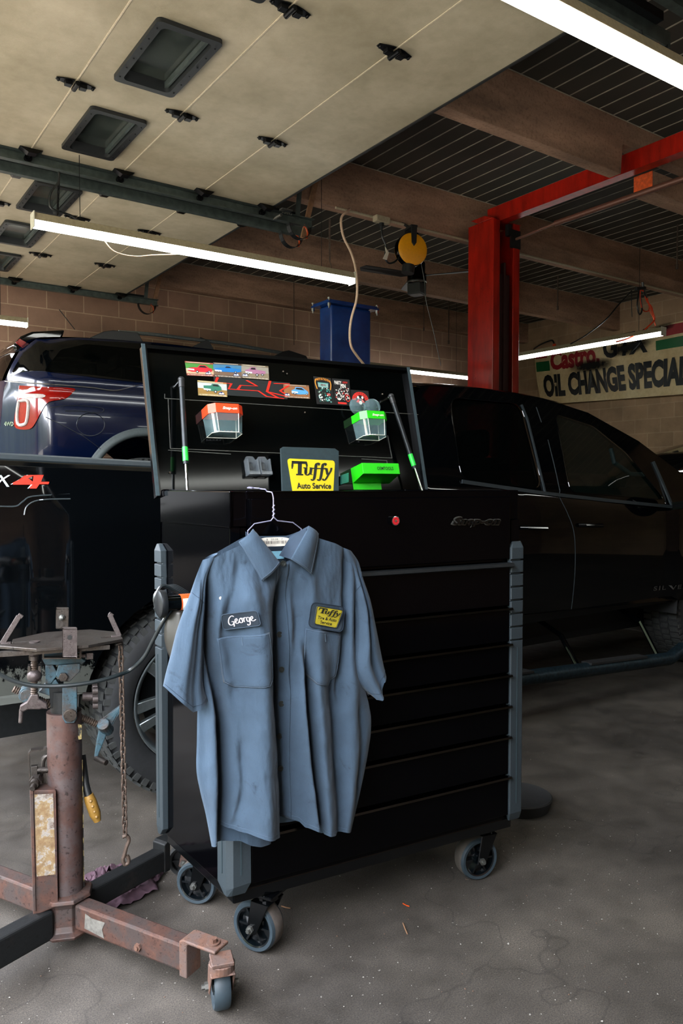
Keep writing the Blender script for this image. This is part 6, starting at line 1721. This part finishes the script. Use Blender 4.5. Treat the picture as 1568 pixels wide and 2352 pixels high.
btext('OIL CHANGE SPECIAL', .05, 1.03, .12, .53, ink, 'banner_words', bold=.055)
btext('Castrol', .12, .50, .60, .95, red, 'brand_word', shear=.22, bold=.045); btext('GTX', .52, .80, .66, 1.02, ink, 'product_word', shear=.1, bold=.035)
bar_(.01, .11, .60, .78, grn, 'green_bar'); bar_(.01, .10, .84, .97, red, 'red_bar'); bar_(.845, 1.1, .66, .80, grn, 'green_bar'); bar_(.88, 1.1, .84, .98, red, 'red_bar')
t = NT('soot'); nn = t.noise(16, 6, .7); gr = t.n.new('ShaderNodeTexGradient'); gr.gradient_type = 'SPHERICAL'
mp = t.n.new('ShaderNodeMapping'); tc = t.n.new('ShaderNodeTexCoord'); t.link(tc.outputs['UV'], mp.inputs[0]); mp.inputs['Location'].default_value = (-1, -1, 0); mp.inputs['Scale'].default_value = (2, 2, 1)
t.link(mp.outputs[0], gr.inputs[0]); f_ = t.math('MULTIPLY', gr.outputs['Fac'], t.math('ADD', nn, .15)); al = t.ramp(f_, [(.05, (0, 0, 0)), (.42, (.95, .95, .95))])
t.set(Base_Color=rgb('#0c0b0a'), Roughness=.9, Alpha=al)
for (u0, u1, v0, v1, sk) in ((.22, .62, .46, .72, .0), (.5, .86, .60, .86, .1), (.74, .98, .84, 1.0, .06)):
    b = MB(); f = bfn(u0, u1, v0, v1, .010, sk); b.grid(lambda u, v: f(u, v), 20, 10); o = b.build('soot_stain', t.mat, bn)
    uv = o.data.uv_layers.new(name='uv')
    n_v = 10
    for poly in o.data.polygons:
        for li in poly.loop_indices:
            vi = o.data.loops[li].vertex_index; uv.data[li].uv = ((vi//n_v)/19, (vi % n_v)/9)
b = MB(); b.tube([V((9.91, 8.6, P(1200, 822, X=9.91).z)), V((9.91, 3.5, P(1200, 822, X=9.91).z))], .03, 10); b.build('wall_pipe', plain('dirty_pipe', '#4a3f36', .6), label='dirty pipe along the far wall above the banner', cat='pipe', smooth=True)

# ------------------------------------------------------------------ ceiling fittings
CBX = lambda x, y, Y=5.26: P(x, y, Y=Y)
b = MB(); z = 3.585
b.tube([V((3.62, 5.27, z)), V((4.0, 5.26, z-.004)), V((4.9, 5.265, z)), V((8.8, 5.265, z))], .011, 8)
b.build('conduit', M['lamp_housing'], smooth=True, label='painted conduit along the bottom of the beam with the cord reel', cat='conduit')
c = P(876, 505, Y=5.22); b = MB(); b.box(c, (.15, .06, .055)); o = b.build('outlet_box', M['lamp_housing'], bevel=.008, label='junction outlet box on the beam beside the cord reel', cat='outlet box')
b = MB(); b.cyl(c-UP*.02, c-UP*.06, .022, 14); b.build('plug', M['black_plastic'], o)
b = MB(); b.tube([P(x, y, Y=5.2) for x, y in smooth_line([(876, 520), (878, 545), (886, 565), (884, 590), (892, 604), (905, 602), (916, 592)], 5)], .008, 8); cb_ = b.build('reel_lead', M['cord_black'], smooth=True, label='black lead with a pale tag looping from outlet box to the cord reel', cat='cord')
b = MB(); b.prism([P(x, y, Y=5.19) for x, y in [(884, 566), (893, 580), (888, 597), (879, 594), (886, 580)]], (0, .003, 0)); b.build('paper_tag', M['card_white'], cb_)
rc = P(943, 575, Y=5.18); rn = V((-.22, -.97, 0)).normalized()
reel = empty('cord_reel', rc, 'round yellow cord reel hanging from the ceiling beam', 'cord reel')
b = MB(); b.lathe([(0, .052), (.118, .052), (.136, .044), (.138, .036)], rc, rn, 48); b.lathe([(0, -.05), (.118, -.05), (.136, -.044), (.138, -.03)], rc, rn, 48); b.build('cover', plain('reel_yellow', '#e39a10', .4, var=.05), reel, smooth=True)
b = MB(); b.lathe([(.138, .036), (.142, .03), (.142, -.03), (.138, -.03)], rc, rn, 48); b.build('drum', M['black_gloss'], reel, smooth=True)
b = MB(); r_ = rn.cross(UP).normalized()
b.prism([rc+rn*.055+r_*x+UP*zz for x, zz in ((-.028, .20), (.028, .20), (.022, .05), (.0, .02), (-.022, .05))], rn*.012); b.box(rc+UP*.19, (.06, .14, .02), ax=(r_, rn, UP)); b.bar(rc+UP*.19, V((rc.x, 5.29, 3.6)), .03, .02)
b.prism([rc-rn*.055+r_*x+UP*zz for x, zz in ((-.028, .20), (.028, .20), (.022, .05), (.0, .02), (-.022, .05))], -rn*.012); b.build('bracket', M['black_plastic'], reel, bevel=.002)
b = MB(); b.cyl(rc-UP*.13+r_*.02, rc-UP*.20+r_*.03, .055, 20); b.build('cord_guide', M['black_plastic'], reel, smooth=True)
b = MB(); b.tube([P(x, y, Y=5.16) for x, y in smooth_line([(966, 600), (975, 650), (978, 690), (995, 760), (1012, 840)], 6)], .0035, 6); b.build('cord', M['cord_black'], reel, smooth=True)
# ceiling fan with a lamp box
fc = P(957, 640, Y=6.15); fan = empty('ceiling_fan', fc, 'black ceiling fan behind the yellow cord reel', 'ceiling fan')
b = MB(); b.cyl(fc+UP*.04, fc+UP*.16, .085, 24); b.cyl(fc-UP*.03, fc+UP*.04, .10, 24, r2=.10); b.cyl(fc+UP*.16, V((fc.x, fc.y, ZC)), .016, 10); b.build('motor', M['black_gloss'], fan, smooth=True)
b = MB(); b.lathe([(.098, -.03), (.104, -.04), (.098, -.05)], fc, (0, 0, 1), 32); b.build('rim', M['grey_steel'], fan, smooth=True)
for a in (radians(170), radians(-50), radians(60)):
    d = V((cos(a), sin(a), 0)); r2 = V((-d.y, d.x, 0)); b = MB()
    b.prism([fc+d*.08+r2*.02+UP*.03, fc+d*.08-r2*.02+UP*.03, fc+d*.16-r2*.055+UP*.02, fc+d*.62-r2*.065+UP*.03, fc+d*.66+r2*.0+UP*.04, fc+d*.62+r2*.065+UP*.05, fc+d*.16+r2*.055+UP*.045], -UP*.008)
    b.build('blade', M['black_plastic'], fan, bevel=.002)
b = MB(); b.box(fc-UP*.11, (.15, .15, .12), M=Matrix.Rotation(.4, 3, 'Z')); b.build('lamp_box', M['black_plastic'], fan, bevel=.01)

# cream cable hanging to the blue column
b = MB(); b.tube([V((3.78, 5.29, 3.61))]+[P(x, y, Y=5.2) for x, y in smooth_line([(797, 486), (785, 497), (783, 515), (789, 545), (805, 578), (815, 610), (820, 650), (818, 690), (807, 730), (803, 765), (806, 795), (820, 818), (836, 838), (850, 860)], 6)], .010, 8)
b.build('cream_cable', M['cord_cream'], smooth=True, label='cream cable hanging from the beam in front of the blue column', cat='cable')
# rods and chains hanging from the deck
def rod(x, y0, y1, Y, nm, r, m, label):
    p, q = P(x, y0, Y=Y), P(x, y1, Y=Y); p = V((q.x, q.y, ZC)); b = MB(); b.tube([p, q], r, 8)
    if nm == 'hanging_rod': b.cyl(q, q+UP*.05, r*1.8, 8)
    b.build(nm, m, label=label, cat='rod' if nm == 'hanging_rod' else 'wire')
RU = M['chain']
rod(1280, 640, 712, 6.6, 'hanging_rod', .008, RU, 'rusty threaded rod hanging just right of the red column')
rod(1554, 505, 618, 4.6, 'hanging_rod', .008, RU, 'rusty threaded rod hanging near the right edge of the picture')
rod(1030, 690, 790, 8.2, 'hanging_rod', .008, RU, 'thin rusty rod hanging left of the red column, near the low strip light')
rod(973, 690, 760, 8.2, 'hanging_rod', .006, RU, 'thin rusty rod hanging below the ceiling fan')
rod(675, 640, 792, 8.4, 'hanging_wire', .005, RU, 'rusty wire hanging down to the roof rail of the blue vehicle')
b = MB(); p = P(757, 505, Y=5.0); q = P(757, 600, Y=5.0); n_ = 26
for i in range(n_):
    c = p+(q-p)*((i+.5)/n_); a = pi/4*(1 if i % 2 else -1); link(c, UP, V((cos(a), sin(a), 0)), L=.0125, w=.006, r=.0022, b=b)
b.tube([q, P(765, 628, Y=5.0)], .003, 6); b.build('hanging_chain', M['chain'], label='rusty chain hanging beside the end of the door track', cat='chain')
# chain and black cable that carry the long strip light from the nearer track
b = MB(); p = P(136, 398, Y=5.2); q = P(132, 492, Y=5.1)
for i in range(30):
    c = p+(q-p)*((i+.5)/30); a = pi/4*(1 if i % 2 else -1); link(c, UP, V((cos(a), sin(a), 0)), L=.0105, w=.006, r=.002, b=b)
b.tube([q, P(124, 520, Y=5.02)], .0025, 6); b.build('lamp_chain', M['hinge_metal'], label='small chain holding the long strip light under the track', cat='chain')
b = MB(); b.tube([P(x, y, Y=5.1) for x, y in smooth_line([(135, 395), (134, 418), (118, 440), (113, 462), (118, 478), (140, 487), (165, 496), (185, 512), (195, 528)], 5)], .007, 8); b.build('lamp_cable', M['cord_black'], smooth=True, label='black cable looping from the track to the long strip light', cat='cable')
b = MB(); b.tube([P(x, y, Y=5.03) for x, y in smooth_line([(235, 545), (255, 572), (280, 584), (315, 589), (350, 586), (400, 584), (430, 580)], 5)], .004, 8); b.build('thin_cable', M['cord_cream'], smooth=True, label='thin cable drooping behind the long strip light', cat='cable')
# orange cord bundle at the far beam and its lead to the strip light
ob = P(1475, 660, Y=5.15)
b = MB(); f5 = lambda pts, r, Y=5.1: b.tube([P(x, y, Y=Y) for x, y in smooth_line(pts, 5)], r, 8)
f5([(1468, 664), (1480, 672), (1490, 700), (1500, 722), (1502, 735), (1490, 748), (1470, 765), (1440, 778), (1415, 785)], .009); f5([(1470, 664), (1470, 690), (1476, 712), (1488, 714), (1490, 700), (1478, 670)], .007); f5([(1478, 662), (1484, 690), (1496, 705), (1500, 725)], .007); f5([(1490, 712), (1499, 728), (1505, 748)], .005)
b.build('extension_cable', M['cord_orange'], smooth=True, label='bundle of orange cord hanging from the beam in front of the banner', cat='cord')
b = MB(); f5([(1475, 648), (1478, 668), (1484, 684)], .014); f5([(1467, 665), (1463, 700), (1468, 722), (1474, 710), (1470, 680)], .009); f5([(1450, 668), (1450, 700), (1451, 728)], .004); f5([(1450, 668), (1420, 700), (1390, 735), (1345, 770), (1310, 790)], .007); f5([(1460, 663), (1480, 662)], .02)
b.build('black_cable', M['cord_black'], smooth=True, label='black cords tied beside the orange bundle and running down left', cat='cord')
b = MB(); b.tube([P(x, y, X=9.7) for x, y in smooth_line([(1225, 802), (1240, 792), (1258, 784), (1268, 782), (1273, 792)], 5)], .012, 8); b.build('wall_lead', M['cord_black'], smooth=True, label='short black lead looping above the left corner of the banner', cat='cord')
b = MB(); b.cyl(P(1272, 790, X=7.47), P(1275, 808, X=7.47), .022, 12); b.box(P(1274, 801, X=7.47), (.05, .11, .04)); b.build('orange_plug', M['cord_orange'], bevel=.01, label='orange plug above the left end of the banner strip light', cat='plug')
# timber beam with an orange painted end, right of the lift frame
e0 = P(1490, 422, Y=3.53)
b = MB(); b.rot(e0.x, X1, 3.50, 3.66, e0.z-.07, e0.z+.09); tb_ = b.build('timber_beam', M['beam'], label='short beam with an orange painted end below the red lift frame', cat='beam', bevel=.004)
b = MB(); b.rot(e0.x-.004, e0.x+.001, 3.50, 3.66, e0.z-.07, e0.z+.09); b.build('painted_end', plain('orange_paint', '#c8501a', .7, var=.3, bs=40), tb_)

# ------------------------------------------------------------------ trouble lamp on the cart's left side
LW = lambda x, y, o=0: P(x, y, pt=TB(-.03-o, 0, 0), n=-UX)
pc = P(372, 1387, Y=2.14)
wl = empty('work_lamp', pc, 'black corded hand lamp with an orange label hooked on the left side of the cart', 'work lamp')
ax_ = V((-.72, -.55, 0)).normalized(); ax2 = (V((.80, -.42, 0))).normalized()
b = MB(); c0 = P(370, 1387, X=.765); dd = UX
b.lathe([(0, -.010), (.028, -.010), (.035, -.006), (.037, .0), (.035, .010), (.02, .014)], c0, dd, 32); b.build('end_cap', M['dark_steel'], wl, smooth=True)
b = MB(); b.cyl(c0+dd*.01, c0+dd*.125, .021, 24); b.build('barrel', M['black_gloss'], wl, smooth=True)
b = MB(); b.cyl(c0+dd*.05, c0+dd*.10, .0225, 24); lb_ = b.build('label_band', M['orange_band'], wl, smooth=True, label='orange and white label band')
b = MB()
def rg(a0, a1, s0, s1, m):
    X_, Y_, Z_ = frame(dd, UP)
    b.grid(lambda u, v: c0+dd*(s0+(s1-s0)*v)+(X_*cos(a0+(a1-a0)*u)+Y_*sin(a0+(a1-a0)*u))*(.0228+.0003*m), 12, 2, m)
rg(1.0, 2.5, .053, .097, 0); rg(-2.5, -1.0, .053, .097, 0)
for k in range(4): rg(1.3+.25*k, 1.4+.25*k, .066, .092, 1); rg(-1.3-.25*k, -1.4-.25*k, .066, .092, 1)
b.build('label_print', [M['card_white'], M['ink']], lb_)
b = MB(); s0 = P(410, 1400, Y=1.93); s1 = P(424, 1530, Y=1.90)
b.grid(lambda u, v: (s0*(1-v)+s1*v)+(UX*.0)+V((.78, -.2, 0)).normalized()*(.045*(u-.5)*2*(.6+.4*sin(pi*v)))+FN*.02*cos(pi*(u-.5)), 14, 16); b.build('reflector', plain('lamp_shield', '#2e2c28', .35, .5, var=.2, bs=25), wl, smooth=True, solid=.002)
b = MB()
for k in range(4):
    pts = [P(x, y, Y=2.02-.02*k) for x, y in smooth_line([(358, 1395-3*k), (356, 1368+2*k), (372, 1352-2*k), (398, 1346+3*k), (420, 1356+4*k), (440, 1370+4*k)], 5)]
    b.tube(pts, .0055, 8)
b.tube([P(x, y, Y=2.05) for x, y in smooth_line([(356, 1395), (366, 1412), (380, 1424), (394, 1418)], 5)], .006, 8)
b.build('coiled_lead', M['cord_black'], wl, smooth=True)

# ------------------------------------------------------------------ floor things
c = P(1190, 1852, Z=0); b = MB(); b.lathe([(0, .03), (.10, .03), (.13, .05), (.135, .045), (.12, .0), (0, 0)], c, (0, 0, 1), 36); b.build('drain_pan', M['black_rubber'], smooth=True, label='flat black round pan on the floor behind the right corner of the cart', cat='pan')
rr = random.Random(11); b = MB()
for i in range(1500):
    x, y = (rr.uniform(.2, 2.3), rr.uniform(1.0, 2.6)) if rr.random() < .6 else (rr.uniform(-.1, 4.5), rr.uniform(.3, 3.2))
    s = rr.choice((.0007, .001, .0015, .0022))*rr.uniform(.7, 1.3)
    if rr.random() < .02: s *= 2
    a = rr.uniform(0, 3); p = V((x, y, s*.5)); u_ = V((cos(a), sin(a), 0))
    b.add([p+u_*s*rr.uniform(.8, 1.6), p-u_*s, p+V((-u_.y, u_.x, 0))*s, p-V((-u_.y, u_.x, 0))*s*.8, p+UP*s*.8, p-UP*s*.5], [(0, 2, 4), (2, 1, 4), (1, 3, 4), (3, 0, 4), (0, 5, 2), (2, 5, 1), (1, 5, 3), (3, 5, 0)], 0 if rr.random() < .75 else 1)
b.build('grit', [plain('pale_grit', '#85827a', .8), plain('brown_grit', '#5c4638', .9)], kind='stuff', label='pale crumbs and grit scattered over the shop floor', cat='grit')
for x0, y0, x1_, y1_, lab in ((646, 2081, 667, 2086, 'pale straw splinter on the floor right of the front caster'), (925, 2120, 935, 2145, 'thin twig on the floor in front of the cart'), (925, 2075, 940, 2082, 'tiny reddish chip on the floor in front of the cart')):
    b = MB(); b.tube([P(x0, y0, Z=.003), P((x0+x1_)/2, (y0+y1_)/2+1, Z=.004), P(x1_, y1_, Z=.003)], .0018, 5); b.build('splinter', M['wood'] if 'red' not in lab else M['orange_band'], label=lab, cat='debris')
# ------------------------------------------------------------------ daylight through the open doors
w = bpy.data.worlds.new('world'); SC.world = w; w.use_nodes = True
nt = w.node_tree; bg = nt.nodes['Background']
sky = nt.nodes.new('ShaderNodeTexSky')
try: sky.sky_type = 'NISHITA'
except Exception: pass
try:
    sky.sun_disc = False; sky.sun_elevation = radians(42); sky.sun_rotation = radians(120); sky.dust_density = 2.0
except Exception: pass
hs = nt.nodes.new('ShaderNodeHueSaturation'); hs.inputs['Saturation'].default_value = .38; nt.links.new(sky.outputs[0], hs.inputs['Color'])
mx = nt.nodes.new('ShaderNodeMix'); mx.data_type = 'RGBA'; mx.blend_type = 'MULTIPLY'; mx.inputs[0].default_value = 1.0; mx.inputs[7].default_value = (1.06, 1.0, .93, 1)
nt.links.new(hs.outputs[0], mx.inputs[6]); nt.links.new(mx.outputs[2], bg.inputs[0]); bg.inputs[1].default_value = SKY
for i, (a, c) in enumerate(((-.2, 1.93), (2.08, 5.17), (5.40, 8.42))):
    l = bpy.data.lights.new('door_daylight', 'AREA'); l.shape = 'RECTANGLE'; l.size = 3.25; l.size_y = c-a
    l.cycles.is_portal = True
    o = bpy.data.objects.new('door_daylight', l); COL.objects.link(o)
    o.location = (X0-.1, (a+c)/2, 1.63); o.rotation_euler = (0, radians(-90), 0)
SC.view_settings.view_transform = 'Standard'; SC.view_settings.look = 'None'
SC.view_settings.gamma = 1; SC.view_settings.use_curve_mapping = False
SC.view_settings.exposure = EXPO
SC.cycles.use_denoising = True
try: SC.cycles.denoiser = 'OPENIMAGEDENOISE'
except Exception: pass
SC.cycles.max_bounces = 8; SC.cycles.diffuse_bounces = 5; SC.cycles.glossy_bounces = 4; SC.cycles.transparent_max_bounces = 10
SC.cycles.caustics_reflective = False; SC.cycles.caustics_refractive = False
SC.cycles.sample_clamp_indirect = 6
SC.cycles.use_adaptive_sampling = True
SC.cycles.adaptive_threshold = 0.03
